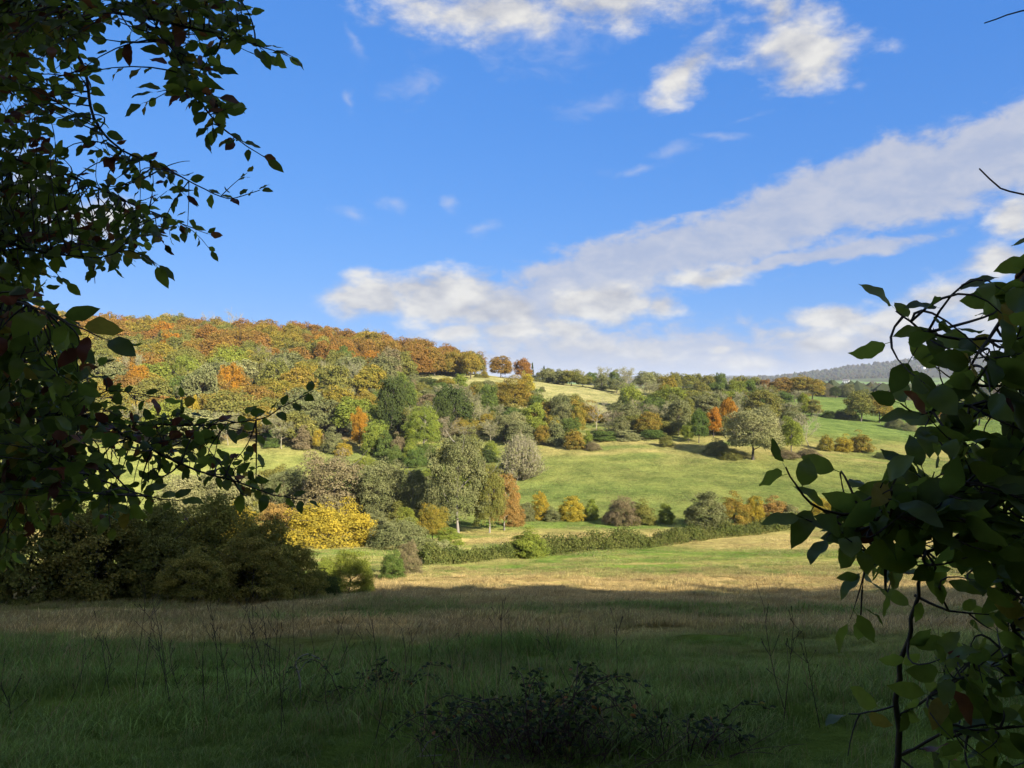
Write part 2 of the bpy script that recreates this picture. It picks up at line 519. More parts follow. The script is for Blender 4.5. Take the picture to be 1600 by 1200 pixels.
def crown_mesh(name, seed, shape='dome', clumps=70, leaves=90, leaf=.034, clump_r=.13, zlo=.12, rough=.22, flat=1.0):
    rng = np.random.default_rng(seed)
    # clump centres spread over the crown's outer volume
    d = rnd_dirs(rng, clumps * 3)
    if shape in ('dome', 'tall'):
        d = d[d[:, 2] > -.88][:clumps]
    elif shape == 'shrub':
        d = d[d[:, 2] > -.08][:clumps]
    elif shape == 'spire':
        d = d[:clumps]
    n = len(d)
    rad = rng.uniform(.55, 1.0, n) ** .6
    lob = fbm(np.arctan2(d[:, 1], d[:, 0]) * 1.3 + seed, d[:, 2] * 2.0, seed, 2)
    rad *= 1 - rough + rough * 2 * (lob - .5) + rough * .5
    if shape in ('dome', 'tall'):
        rxy = np.hypot(d[:, 0], d[:, 1]) + 1e-6
        f_ = np.where(d[:, 2] < 0, rxy ** .35 / rxy, rxy ** .8 / rxy)
        d[:, 0] *= f_; d[:, 1] *= f_
    if shape == 'dome':
        zc, hz = zlo + (1 - zlo) * .42, (1 - zlo) * .58
        hz = np.where(d[:, 2] < 0, (1 - zlo) * .42, hz)
        hx = .5 - clump_r * .5
        C = np.stack([d[:, 0] * rad * hx, d[:, 1] * rad * hx, zc + d[:, 2] * rad * (hz - clump_r * .5)], 1)
    elif shape == 'tall':
        zc, hz = zlo + (1 - zlo) * .48, (1 - zlo) * .52
        hx = .5 - clump_r * .4
        C = np.stack([d[:, 0] * rad * hx, d[:, 1] * rad * hx, zc + d[:, 2] * rad * (hz - clump_r * .4)], 1)
    elif shape == 'shrub':
        hx = .5 - clump_r * .5
        C = np.stack([d[:, 0] * rad * hx, d[:, 1] * rad * hx, np.abs(d[:, 2]) * rad * (1 - clump_r * .7) + clump_r * .25], 1)
    else:
        z = rng.uniform(.08, 1, n) ** 1.0
        r = (1 - z) * .46 + .02
        a = rng.uniform(0, 2 * np.pi, n)
        C = np.stack([np.cos(a) * r, np.sin(a) * r, z * .97], 1)
    cr = clump_r * rng.uniform(.65, 1.25, n)
    per = np.maximum(8, (leaves * (cr / clump_r) ** 2).astype(int))
    idx = np.repeat(np.arange(n), per)
    m_ = len(idx)
    o = rnd_dirs(rng, m_)
    o[:, 2] = np.where(o[:, 2] < -.35, -o[:, 2], o[:, 2])
    rr = rng.uniform(.45, 1.0, m_) ** .5
    S_ = np.array([flat, flat, 1.0])
    pos = (C * S_)[idx] + o * (cr[idx] * rr * flat ** .8)[:, None] * np.array([1, 1, .8])
    pos[:, 2] = np.maximum(pos[:, 2], .004)
    cen = np.array([0, 0, .35])
    stray = rng.uniform(0, 1, m_) < .06
    pos = pos + stray[:, None] * rng.normal(size=(m_, 3)) * clump_r * .35 * flat
    pos[:, 2] = np.maximum(pos[:, 2], .004)
    outw = pos - cen; outw /= np.linalg.norm(outw, axis=1, keepdims=True) + 1e-6
    nrm = o * .75 + outw * .35 + np.array([0, 0, .3]) + rng.normal(size=(m_, 3)) * .55
    L = leaf * flat ** .5 * rng.uniform(.7, 1.45, m_)
    V, F = cards(pos, nrm, rng.normal(size=(m_, 3)), L, L * rng.uniform(.55, .8, m_))
    V = V / S_
    cv = rng.uniform(0, 1, n)
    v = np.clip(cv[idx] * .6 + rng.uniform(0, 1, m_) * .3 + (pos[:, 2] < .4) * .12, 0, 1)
    w = np.clip(rng.uniform(0, 1, m_) * .7 + cv[idx[::-1]][::-1] * .0 + rng.uniform(0, 1, n)[idx] * .3, 0, 1)
    return mesh_np(name, V, F, [MATS['leaf_olive']], attrs={'v': np.repeat(v, 4), 'w': np.repeat(w, 4)})


def bez(p0, p1, p2, k):
    t = np.linspace(0, 1, k)[:, None]
    return (1 - t) ** 2 * p0 + 2 * t * (1 - t) * p1 + t * t * p2


def limb_polys(seed, trunk_top=.62, r0=.022, limbs=7, subs=0, twigs=0, spread=.42, twr=.0022, zmin=.16, wander=.03, up=.25):
    rng = np.random.default_rng(seed)
    out, tw = [], []
    k = 7
    tp = np.zeros((k, 3)); tp[:, 2] = np.linspace(-.03, trunk_top, k)
    tp[1:, :2] += np.cumsum(rng.normal(size=(k - 1, 2)) * wander * .45, axis=0)
    out.append((tp, np.linspace(r0, r0 * .35, k) * np.r_[1.35, np.ones(k - 1)]))
    for i in range(limbs):
        s = zmin + (trunk_top - zmin) * ((i + rng.uniform(.1, .9)) / limbs)
        f = (s + .03) / (trunk_top + .03) * (k - 1)
        j = min(int(f), k - 2); p0 = tp[j] + (tp[j + 1] - tp[j]) * (f - j)
        a = i * 2.4 + rng.uniform(-.5, .5)
        ln = spread * rng.uniform(.75, 1.1) * (1.05 - .35 * abs(s - .45) / .45)
        p2 = p0 + np.array([math.cos(a) * ln, math.sin(a) * ln, rng.uniform(.18, .42)])
        p2[2] = min(p2[2], .99)
        p1 = (p0 + p2) / 2 + np.array([math.cos(a), math.sin(a), -.3]) * .08 * rng.uniform(.2, 1)
        b = bez(p0, p1, p2, 6) + np.r_[np.zeros((1, 3)), rng.normal(size=(5, 3)) * .008]
        lr = r0 * .42 * (1 - .35 * s)
        out.append((b, np.linspace(lr, lr * .18, 6)))
        for q in range(subs):
            f2 = rng.uniform(.25, 1) * 5; j2 = min(int(f2), 4)
            q0 = b[j2] + (b[j2 + 1] - b[j2]) * (f2 - j2)
            dirn = rnd_dirs(rng, 1)[0]; dirn[2] = abs(dirn[2]) * .8 + up
            dirn[:2] += np.array([math.cos(a), math.sin(a)]) * .6
            dirn /= np.linalg.norm(dirn)
            l2 = rng.uniform(.12, .26)
            q2 = q0 + dirn * l2
            c = bez(q0, (q0 + q2) / 2 + rnd_dirs(rng, 1)[0] * .03, q2, 4)
            out.append((c, np.linspace(lr * .32, twr * 1.1, 4)))
            for x in range(twigs):
                f3 = rng.uniform(.1, 1) * 3; j3 = min(int(f3), 2)
                e0 = c[j3] + (c[j3 + 1] - c[j3]) * (f3 - j3)
                d3 = dirn * .7 + rnd_dirs(rng, 1)[0] * .9; d3[2] += up
                d3 /= np.linalg.norm(d3)
                l3 = rng.uniform(.05, .14)
                e2 = e0 + d3 * l3
                tw.append((bez(e0, (e0 + e2) / 2 + rnd_dirs(rng, 1)[0] * .015, e2, 3), np.array([twr, twr * .8, twr * .4])))
    return out, tw


def willow_polys(seed, stems=330, twigs=8, twr=.0026):
    rng = np.random.default_rng(seed); out, tw = [], []
    for i in range(stems):
        a = rng.uniform(0, 2 * np.pi); e = rng.uniform(0, 1) ** .5
        p0 = np.array([math.cos(a), math.sin(a), 0]) * rng.uniform(0, .12)
        q = np.array([math.cos(a) * .47 * e, math.sin(a) * .47 * e, math.sqrt(max(0.02, 1 - (e * .985) ** 2)) * rng.uniform(.7, 1)])
        c = bez(p0, p0 * .5 + q * np.array([.65, .65, .35]), q, 5)
        out.append((c, np.linspace(.008, twr, 5)))
        for x in range(twigs):
            f = rng.uniform(.35, 1) * 4; j = min(int(f), 3)
            e0 = c[j] + (c[j + 1] - c[j]) * (f - j)
            d3 = (c[-1] - c[-2]); d3 = d3 / np.linalg.norm(d3) + rnd_dirs(rng, 1)[0] * .8
            d3 /= np.linalg.norm(d3); l3 = rng.uniform(.06, .16)
            tw.append((np.array([e0, e0 + d3 * l3 * .5 + rnd_dirs(rng, 1)[0] * .01, e0 + d3 * l3]), np.array([twr, twr * .8, twr * .4])))
    return out, tw


PROTO = {}


def proto(key, crown, trunk, trunk_mat):
    # bring the crown to unit width and unit height, the trunk with it
    n = len(crown.vertices); V = np.empty(n * 3, np.float32); crown.vertices.foreach_get('co', V); V = V.reshape(-1, 3)
    r = np.percentile(np.hypot(V[:, 0], V[:, 1]), 97); h = np.percentile(V[:, 2], 99.3)
    k = np.array([.5 / r, .5 / r, 1 / h], np.float32)
    for me in (crown, trunk):
        n = len(me.vertices); V = np.empty(n * 3, np.float32); me.vertices.foreach_get('co', V)
        me.vertices.foreach_set('co', (V.reshape(-1, 3) * k).ravel()); me.update()
    PROTO.setdefault(key, []).append((crown, trunk, trunk_mat))


def trunk_mesh(name, polys, mat_, sides=6):
    V, F = tubes(polys, sides)
    return mesh_np(name, V, F, [mat_], smooth_shade=True)


def twig_crown(name, tw, seed, leafn=900, leaf=.018):
    """haze of fine twigs with a few leaves still hanging in it"""
    V, F = tubes(tw, 3)
    rng = np.random.default_rng(seed)
    ends = np.array([p[0][rng.integers(1, 3)] for p in tw])
    c = ends[rng.integers(0, len(ends), leafn)] + rng.normal(size=(leafn, 3)) * .012
    c[:, 2] = np.maximum(c[:, 2], .01)
    L = leaf * rng.uniform(.6, 1.3, leafn)
    V2, F2 = cards(c, rnd_dirs(rng, leafn) + np.array([0, 0, .4]), rng.normal(size=(leafn, 3)), L, L * .6)
    v = np.r_[np.full(len(V), .5), np.repeat(rng.uniform(0, 1, leafn), 4)]
    mi = np.r_[np.ones(len(F)), np.zeros(len(F2))]
    return mesh_np(name, np.concatenate([V, V2]), np.concatenate([F, F2 + len(V)]), [MATS['leaf_pale'], TWIG], midx=mi,
                   attrs={'v': v, 'w': v})


def build_protos():
    for s in range(5):
        o, _ = limb_polys(100 + s, .6)
        proto('beech', crown_mesh('beech_crown', 10 + s, 'dome', 150, 72, .034, .11, .02, .36), trunk_mesh('beech_trunk', o, BARK), BARK)
    for s in range(3):
        o, _ = limb_polys(120 + s, .7, spread=.3)
        proto('tall', crown_mesh('tall_crown', 30 + s, 'tall', 125, 78, .033, .125, .01, .32), trunk_mesh('tall_trunk', o, BARK), BARK)
    for s in range(4):
        o, _ = limb_polys(140 + s, .5, r0=.016, limbs=9, zmin=.04)
        proto('shrub', crown_mesh('shrub_crown', 50 + s, 'shrub', 110, 85, .036, .125, 0, .42), trunk_mesh('shrub_stems', o, BARK), BARK)
    for s in range(4):
        o, tw = limb_polys(160 + s, .75, r0=.016, limbs=10, subs=8, twigs=11, spread=.34, zmin=.18)
        proto('twiggy', twig_crown('twig_crown', tw, 160 + s, 3000, .028), trunk_mesh('twiggy_trunk', o, TWIG, 4), TWIG)
    for s in range(2):
        o, tw = limb_polys(180 + s, .75, r0=.02, limbs=10, subs=7, twigs=6, spread=.42, zmin=.2, wander=.06)
        proto('bare', twig_crown('bare_twigs', tw, 180 + s, 120, .02), trunk_mesh('bare_trunk', o, TWIG, 5), TWIG)
    o, tw = willow_polys(200)
    proto('willow', twig_crown('willow_twigs', tw, 200, 9000, .03), trunk_mesh('willow_stems', o, TWIG, 3), TWIG)
    for s in range(2):
        o, _ = limb_polys(210 + s, .9, r0=.02, limbs=4, spread=.15)
        proto('spire', crown_mesh('spire_crown', 70 + s, 'spire', 70, 50, .045, .09, .05, .1), trunk_mesh('spire_trunk', o, BARK), BARK)
    for s in range(3):
        o, _ = limb_polys(270 + s, .5, r0=.010, limbs=12, zmin=.03)
        proto('wideshrub', crown_mesh('wide_crown', 115 + s, 'shrub', 260, 95, .022, .085, 0, .3, flat=2.0), trunk_mesh('wide_stems', o, BARK), BARK)
    # finer leaves for what stands nearer
    for s in range(3):
        o, _ = limb_polys(220 + s, .55, r0=.014, limbs=12, zmin=.03)
        proto('nearshrub', crown_mesh('thicket_crown', 80 + s, 'shrub', 260, 115, .019, .085, 0, .16), trunk_mesh('thicket_stems', o, BARK), BARK)
    for s in range(2):
        o, _ = limb_polys(230 + s, .82, r0=.02, limbs=12, spread=.34, zmin=.12)
        proto('fine', crown_mesh('fine_crown', 90 + s, 'tall', 300, 105, .0175, .08, 0.0, .34), trunk_mesh('fine_trunk', o, PALEBARK), PALEBARK)
    for s in range(2):
        o, _ = limb_polys(240 + s, .6, r0=.02, limbs=9, zmin=.12)
        proto('finedome', crown_mesh('fine_dome_crown', 95 + s, 'dome', 270, 95, .019, .085, .02, .40), trunk_mesh('fine_dome_trunk', o, BARK), BARK)
    for s in range(3):
        o, _ = limb_polys(250 + s, .5, r0=.013, limbs=9, zmin=.04)
        proto('fineshrub', crown_mesh('fine_shrub_crown', 105 + s, 'shrub', 170, 105, .025, .095, 0, .42), trunk_mesh('fine_shrub_stems', o, BARK), BARK)


RNG = random.Random(4)
PART = {'wideshrub': ('stems', 'foliage'), 'shrub': ('stems', 'foliage'), 'nearshrub': ('stems', 'foliage'), 'fineshrub': ('stems', 'foliage'), 'willow': ('stems', 'crown')}


def plant(name, kind, pal, x, y, w, h, label, cat, group=None, sink=.0):
    var = RNG.choice(PROTO[kind])
    r = empty(name, (x, y, gz(x, y) - sink), RNG.uniform(0, 6.28), (w, w, h))
    tn, cn = PART.get(kind, ('trunk', 'crown'))
    link(tn, var[1], r)
    link(cn, var[0], r, MATS['leaf_' + pal])
    return tag(r, label, cat, group)


def at_px(name, kind, pal, px, by, ty, wpx, label, cat='tree', group=None, dd=None):
    """stand a plant on the land where its foot is seen, as big as it is seen from here"""
    if dd is None:
        x, y = on_ground(px, by)
    else:
        x, y = (px - 800) / FPX * dd, dd
    zb = gz(x, y)
    h = (600 - ty) / FPX * y - zb
    w = wpx / FPX * y
    if kind in ('shrub', 'fineshrub') and w > 1.5 * h: kind = 'wideshrub'
    return plant(name, kind, pal, x, y, w, max(h, .4), label, cat, group)


# ------------------------------------------------------------------ the land


def build_ground():
    Y = np.concatenate([-np.geomspace(3000, 6, 40), np.linspace(-5, 20, 90), np.geomspace(20.3, 130, 150), np.geomspace(131, 450, 190), np.geomspace(455, 15500, 130)])
    s = np.linspace(-1, 1, 361)
    u = (s * .62 + s ** 3 * .6 + s ** 9 * 2.4) * 1.15
    half = np.where(Y > 0, Y * 1.0 + 30, 30 + np.abs(Y) * 1.3)
    X = np.clip(u[None, :] * half[:, None], -17000, 17000)
    YY = np.repeat(Y[:, None], len(u), 1)
    Z = ground_z(X, YY)
    V = np.stack([X, YY, Z], -1).reshape(-1, 3)
    r, c = X.shape
    i = (np.arange(r - 1)[:, None] * c + np.arange(c - 1)[None, :])
    F = np.stack([i, i + 1, i + c + 1, i + c], -1).reshape(-1, 4)
    cc = cover(X.ravel(), YY.ravel())
    mt = bpy.data.materials.new('meadow_turf'); mt.use_nodes = True
    t = mt.node_tree; t.nodes.clear(); mk = NT(t)
    at = mk('ShaderNodeAttribute', attribute_name='cover')
    g = mk('ShaderNodeNewGeometry')
    n1 = mk('ShaderNodeTexNoise', {'Vector': g.outputs['Position'], 'Scale': 1.1, 'Detail': 8.0, 'Roughness': .72})
    n2 = mk('ShaderNodeTexNoise', {'Vector': g.outputs['Position'], 'Scale': .16, 'Detail': 6.0, 'Roughness': .65})
    a = mk('ShaderNodeMath', {0: n1.outputs[0], 1: n2.outputs[0]}, operation='ADD').outputs[0]
    v = mk('ShaderNodeMapRange', {0: a, 1: .7, 2: 1.3, 3: .42, 4: 1.55}).outputs[0]
    hu = mk('ShaderNodeMapRange', {0: n2.outputs[0], 1: .3, 2: .7, 3: .515, 4: .485}).outputs[0]
    c_ = mk('ShaderNodeHueSaturation', {'Hue': hu, 'Saturation': 1.0, 'Value': v, 'Color': at.outputs['Color']}).outputs[0]
    bp = mk('ShaderNodeBump', {'Strength': 1.0, 'Distance': .5, 'Height': n1.outputs[0]})
    d1 = mk('ShaderNodeBsdfDiffuse', {0: c_, 1: .8, 'Normal': bp.outputs[0]})
    out = mk('ShaderNodeOutputMaterial')
    t.links.new(d1.outputs[0], out.inputs[0])
    me = mesh_np('ground', V, F, [mt], smooth_shade=True, cols={'cover': cc})
    o = link('ground', me)
    tag(o, 'grassy valley land with rough meadow, pastures and hills', 'ground', kind='structure')


def grass_mat():
    mt = bpy.data.materials.new('meadow_grass'); mt.use_nodes = True
    t = mt.node_tree; t.nodes.clear(); mk = NT(t)
    at = mk('ShaderNodeAttribute', attribute_name='tint', attribute_type='INSTANCER')
    a2 = mk('ShaderNodeAttribute', attribute_name='v')
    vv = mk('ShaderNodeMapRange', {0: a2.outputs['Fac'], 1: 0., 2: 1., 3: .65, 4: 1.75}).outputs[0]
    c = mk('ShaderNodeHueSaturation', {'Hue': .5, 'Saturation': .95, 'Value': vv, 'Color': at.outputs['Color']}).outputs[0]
    a3 = mk('ShaderNodeAttribute', attribute_name='dry')
    c = mk('ShaderNodeMix', {0: a3.outputs['Fac'], 6: c, 7: (.36, .27, .12, 1)}, data_type='RGBA').outputs[2]
    d1 = mk('ShaderNodeBsdfDiffuse', {0: c, 1: .3})
    d2 = mk('ShaderNodeBsdfTranslucent', {0: c})
    mx = mk('ShaderNodeMixShader', {0: .3, 1: d1.outputs[0], 2: d2.outputs[0]})
    gl = mk('ShaderNodeBsdfGlossy', {0: (.8, .8, .8, 1), 'Roughness': .38})
    mx2 = mk('ShaderNodeMixShader', {0: .02, 1: mx.outputs[0], 2: gl.outputs[0]})
    out = mk('ShaderNodeOutputMaterial')
    t.links.new(mx2.outputs[0], out.inputs[0])
    return mt


def patch_mesh(name, seed, mat_, size=.8, tufts=16, blades=14, h=.3, w=.004, lean=.5, spread=.07, dry=.12):
    """a square of rough grass: tufts of bent blades, some of them dead"""
    rng = np.random.default_rng(seed)
    n = tufts * blades
    tc = rng.uniform(-size * .62, size * .62, (tufts, 2)); th = rng.uniform(.55, 1.3, tufts); td = rng.normal(size=(tufts, 2)) * .25 + np.array([.2, -.1])
    ti = np.repeat(np.arange(tufts), blades)
    p = np.concatenate([tc[ti] + rng.normal(size=(n, 2)) * spread, np.full((n, 1), -.03)], 1)
    a = rng.uniform(0, 6.28, n); ln = h * th[ti] * rng.uniform(.45, 1.15, n)
    isdry = rng.uniform(0, 1, n) < dry
    ln = np.where(isdry, ln * 1.35, ln)
    le = lean * rng.uniform(.2, 1.3, n) * np.where(isdry, .55, 1)
    d = np.stack([np.cos(a) * le + td[ti, 0], np.sin(a) * le + td[ti, 1], np.zeros(n)], 1)
    sdv = np.stack([-d[:, 1], d[:, 0], np.zeros(n)], 1) + rng.normal(size=(n, 3)) * .1 * np.array([1, 1, 0])
    sdv /= np.linalg.norm(sdv, axis=1, keepdims=True) + 1e-6
    sdv *= (w * rng.uniform(.7, 1.4, n) * np.where(isdry, .8, 1))[:, None]
    V = np.zeros((n, 7, 3))
    for j, (t, ww) in enumerate(((0, 1), (.4, .9), (.75, .6), (1., 0))):
        c = p + d * (ln * t * t)[:, None]; c[:, 2] += ln * (t - .3 * t * t)
        if j < 3: V[:, 2 * j] = c - sdv * ww; V[:, 2 * j + 1] = c + sdv * ww
        else: V[:, 6] = c
    o = (np.arange(n) * 7)[:, None]
    Q = np.concatenate([o + np.array([[0, 1, 3, 2]]), o + np.array([[2, 3, 5, 4]])]); Tn = o + np.array([[4, 5, 6]])
    q = rng.uniform(0, 1, n)
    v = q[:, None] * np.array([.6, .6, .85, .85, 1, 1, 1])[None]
    return mesh_np(name, V.reshape(-1, 3), [Q, Tn], [mat_], attrs={'v': v.ravel(), 'dry': np.repeat(isdry.astype(float), 7)})


def build_grass():
    from mathutils import Matrix
    mt = grass_mat()
    kinds = []
    specs = [dict(size=.7, tufts=26, blades=18, h=.20, w=.003, lean=.75, dry=.05), dict(size=.7, tufts=24, blades=16, h=.25, w=.0028, lean=.6, dry=.07), dict(size=.7, tufts=22, blades=16, h=.15, w=.0032, lean=.9, dry=.04),
             dict(size=.7, tufts=16, blades=14, h=.34, w=.0026, lean=.45, dry=.2),
             dict(size=1.5, tufts=40, blades=14, h=.26, w=.0065, lean=.7, spread=.11), dict(size=1.5, tufts=36, blades=13, h=.34, w=.006, lean=.55, spread=.11, dry=.25), dict(size=1.5, tufts=40, blades=14, h=.2, w=.007, lean=.8, spread=.12),
             dict(size=3.6, tufts=70, blades=12, h=.2, w=.009, lean=.8, spread=.3), dict(size=3.6, tufts=70, blades=12, h=.16, w=.010, lean=.9, spread=.32),
             dict(size=5.0, tufts=60, blades=8, h=.15, w=.016, lean=.9, spread=.45)]
    for i, kw in enumerate(specs):
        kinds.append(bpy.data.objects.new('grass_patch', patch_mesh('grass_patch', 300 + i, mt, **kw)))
    rng = np.random.default_rng(11)
    X, Y, K, S = [], [], [], []
    for y0, y1, n, ks, sc in ((1.4, 6, 330, (0, 1, 2, 2, 3), .9), (6, 15, 1150, (0, 1, 2, 3), 1.0), (15, 33, 1500, (4, 5, 6), .95), (33, 70, 4200, (4, 5, 6, 4), 1.0), (68, 126, 1900, (7, 8), 1.0), (126, 195, 1500, (9,), 1.0)):
        y = np.sqrt(rng.uniform(y0 * y0, y1 * y1, n)); x = rng.uniform(-.82, .82, n) * (y + .5)
        k = np.array(ks)[rng.integers(0, len(ks), n)]
        hgt = .48 + .75 * smooth(.35, .72, fbm(x / 1.9, y / 1.9, 61, 3))
        s = sc * rng.uniform(.8, 1.2, n) * hgt
        keep = np.ones(n, bool)
        if y0 >= 120: keep = x / y > -.42
        X.append(x[keep]); Y.append(y[keep]); K.append(k[keep]); S.append(s[keep])
    X, Y, K, S = map(np.concatenate, (X, Y, K, S))
    Z = ground_z(X, Y)
    tint = cover(X, Y) * rng.uniform(.8, 1.2, (len(X), 1)) * (.62 + .85 * fbm(X / 1.5, Y / 1.5, 62, 3))[:, None]
    e = .4
    gx = (ground_z(X + e, Y) - ground_z(X - e, Y)) / (2 * e); gy_ = (ground_z(X, Y + e) - ground_z(X, Y - e)) / (2 * e)
    eul = np.zeros((len(X), 3), np.float32)
    for i in range(len(X)):
        zc = np.array([-gx[i], -gy_[i], 1.]); zc /= np.linalg.norm(zc)
        tn = rng.uniform(-.8, .8); xa = np.array([math.cos(tn), math.sin(tn), 0.]); xa -= zc * xa.dot(zc); xa /= np.linalg.norm(xa)
        ya = np.cross(zc, xa)
        eul[i] = Matrix(np.stack([xa, ya, zc], 1).tolist()).to_euler()
    me = bpy.data.meshes.new('grass')
    me.vertices.add(len(X)); me.vertices.foreach_set('co', np.stack([X, Y, Z], 1).astype(np.float32).ravel())
    a = me.attributes.new('kind_index', 'INT', 'POINT'); a.data.foreach_set('value', K.astype(np.int32))
    a = me.attributes.new('size', 'FLOAT', 'POINT'); a.data.foreach_set('value', S.astype(np.float32))
    a = me.attributes.new('turn', 'FLOAT_VECTOR', 'POINT'); a.data.foreach_set('vector', eul.ravel())
    a = me.attributes.new('tint', 'FLOAT_COLOR', 'POINT'); c4 = np.ones((len(X), 4), np.float32); c4[:, :3] = tint
    a.data.foreach_set('color', c4.ravel())
    o = link('grass', me)
    gt = bpy.data.node_groups.new('grass_scatter', 'GeometryNodeTree')
    gt.interface.new_socket('Geometry', in_out='INPUT', socket_type='NodeSocketGeometry')
    gt.interface.new_socket('Geometry', in_out='OUTPUT', socket_type='NodeSocketGeometry')
    mk = NT(gt)
    gi = mk('NodeGroupInput'); go = mk('NodeGroupOutput')
    m2p = mk('GeometryNodeMeshToPoints', {'Mesh': gi.outputs[0]})
    def named(nm, ty): return mk('GeometryNodeInputNamedAttribute', {'Name': nm}, data_type=ty).outputs[0]
    kd, sz, tn = named('kind_index', 'INT'), named('size', 'FLOAT'), named('turn', 'FLOAT_VECTOR')
    join = mk('GeometryNodeJoinGeometry')
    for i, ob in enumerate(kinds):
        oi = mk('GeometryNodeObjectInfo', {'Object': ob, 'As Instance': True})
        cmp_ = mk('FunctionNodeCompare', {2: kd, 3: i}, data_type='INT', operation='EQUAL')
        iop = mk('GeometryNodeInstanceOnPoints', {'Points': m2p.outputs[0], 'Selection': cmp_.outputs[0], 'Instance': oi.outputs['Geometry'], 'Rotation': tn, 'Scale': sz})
        gt.links.new(iop.outputs[0], join.inputs[0])
    gt.links.new(join.outputs[0], go.inputs[0])
    md = o.modifiers.new('scatter', 'NODES'); md.node_group = gt
    tag(o, 'rough meadow grass, green and straw coloured, over the near slope', 'grass', kind='stuff')


# ------------------------------------------------------------------ woods, trees, shrubs
ORD = ['first', 'second', 'third', 'fourth', 'fifth', 'sixth', 'seventh', 'eighth', 'ninth', 'tenth', 'eleventh', 'twelfth', 'thirteenth', 'fourteenth', 'fifteenth',
       'sixteenth', 'seventeenth', 'eighteenth', 'nineteenth', 'twentieth', 'twenty-first', 'twenty-second', 'twenty-third', 'twenty-fourth', 'twenty-fifth', 'twenty-sixth',
       'twenty-seventh', 'twenty-eighth', 'twenty-ninth', 'thirtieth', 'thirty-first', 'thirty-second', 'thirty-third', 'thirty-fourth', 'thirty-fifth']


def hill_wood():
    rng = random.Random(9)
    rows = [404, 391, 378, 364, 350, 336, 322, 308, 294, 280, 266, 252, 238, 225, 212, 201]
    for ri, D in enumerate(rows):
        line = []
        x = -.69 * D + rng.uniform(0, 6)
        xmax = {0: 700, 1: 730, 2: 742, 3: 748, 4: 752, 5: 690, 6: 672, 7: 640, 8: 620, 9: 605, 10: 600, 11: 575, 12: 560, 13: 545, 14: 600, 15: 470}[ri]
        while True:
            px = 800 + x / D * FPX
            if px > xmax: break
            line.append((x, D + rng.uniform(-5, 5)))
            x += rng.uniform(7.6, 11.2) * (1.0 if D > 240 else .88)
        for ci, (x, y) in enumerate(line):
            px = 800 + x / y * FPX
            gy = 600 - gz(x, y) / y * FPX
            q = rng.random(); n = float(fbm(np.array([x / 55.]), np.array([y / 55.]), 71, 2)[0])
            low = (gy - 560) / 110. + (n - .5) * 1.7 + max(0, (px - 380) / 500.) * (1 if gy > 575 else 0)
            if low < .42:
                pal = rng.choices(['copper', 'russet', 'goldol', 'olive', 'orange'], [.48, .22, .2, .08, .02])[0]
            elif low < .72:
                pal = rng.choices(['orange', 'goldol', 'olive', 'copper', 'green', 'tan'], [.11, .28, .25, .24, .07, .05])[0]
            else:
                pal = rng.choices(['pale', 'greyol', 'olive', 'green', 'goldol', 'mauve', 'lime'], [.22, .17, .24, .1, .15, .03, .09])[0]
            kind = 'beech'
            if pal in ('pale', 'mauve') or (pal == 'greyol' and rng.random() < .3): kind = 'twiggy' if rng.random() < .75 else 'beech'
            elif pal in ('green',) and rng.random() < .5: kind = 'tall'
            h = rng.uniform(9.5, 14.5) if ri < 12 else rng.uniform(8, 12)
            w = rng.uniform(10.5, 14.5) if kind == 'beech' else rng.uniform(7.5, 10.5)
            if px > 690: h *= .85
            if ri == 0: h *= .9
            rowname = 'skyline row' if ri == 0 else ORD[ri - 1] + ' row below skyline'
            if ri == len(rows) - 1: rowname = 'lowest row by the meadow'
            kn = {'beech': 'beech', 'twiggy': 'twiggy ash', 'tall': 'tall tree'}[kind]
            plant('beech_tree' if kind == 'beech' else ('ash_tree' if kind == 'twiggy' else 'tall_tree'), kind, pal, x, y, w, h,
                  '%s %s, %s from left in the hill wood\'s %s' % (PAL[pal][2], kn, ORD[ci], rowname), 'tree', 'trees of the hillside wood', sink=.3)
    # bare crowns that stand above the skyline
    for i, (px, ty) in enumerate(((272, 484), (330, 487), (365, 482), (585, 514))):
        at_px('bare_tree', 'bare', 'pale', px, 0, ty, 30, ['leafless grey crown above the wood skyline nearest the overhanging branches', 'faint leafless crown, second of the three on the wood skyline',
              'leafless grey crown on the highest point of the wood skyline', 'small leafless crown on the skyline where the wood slopes down'][i], 'tree', dd=408)


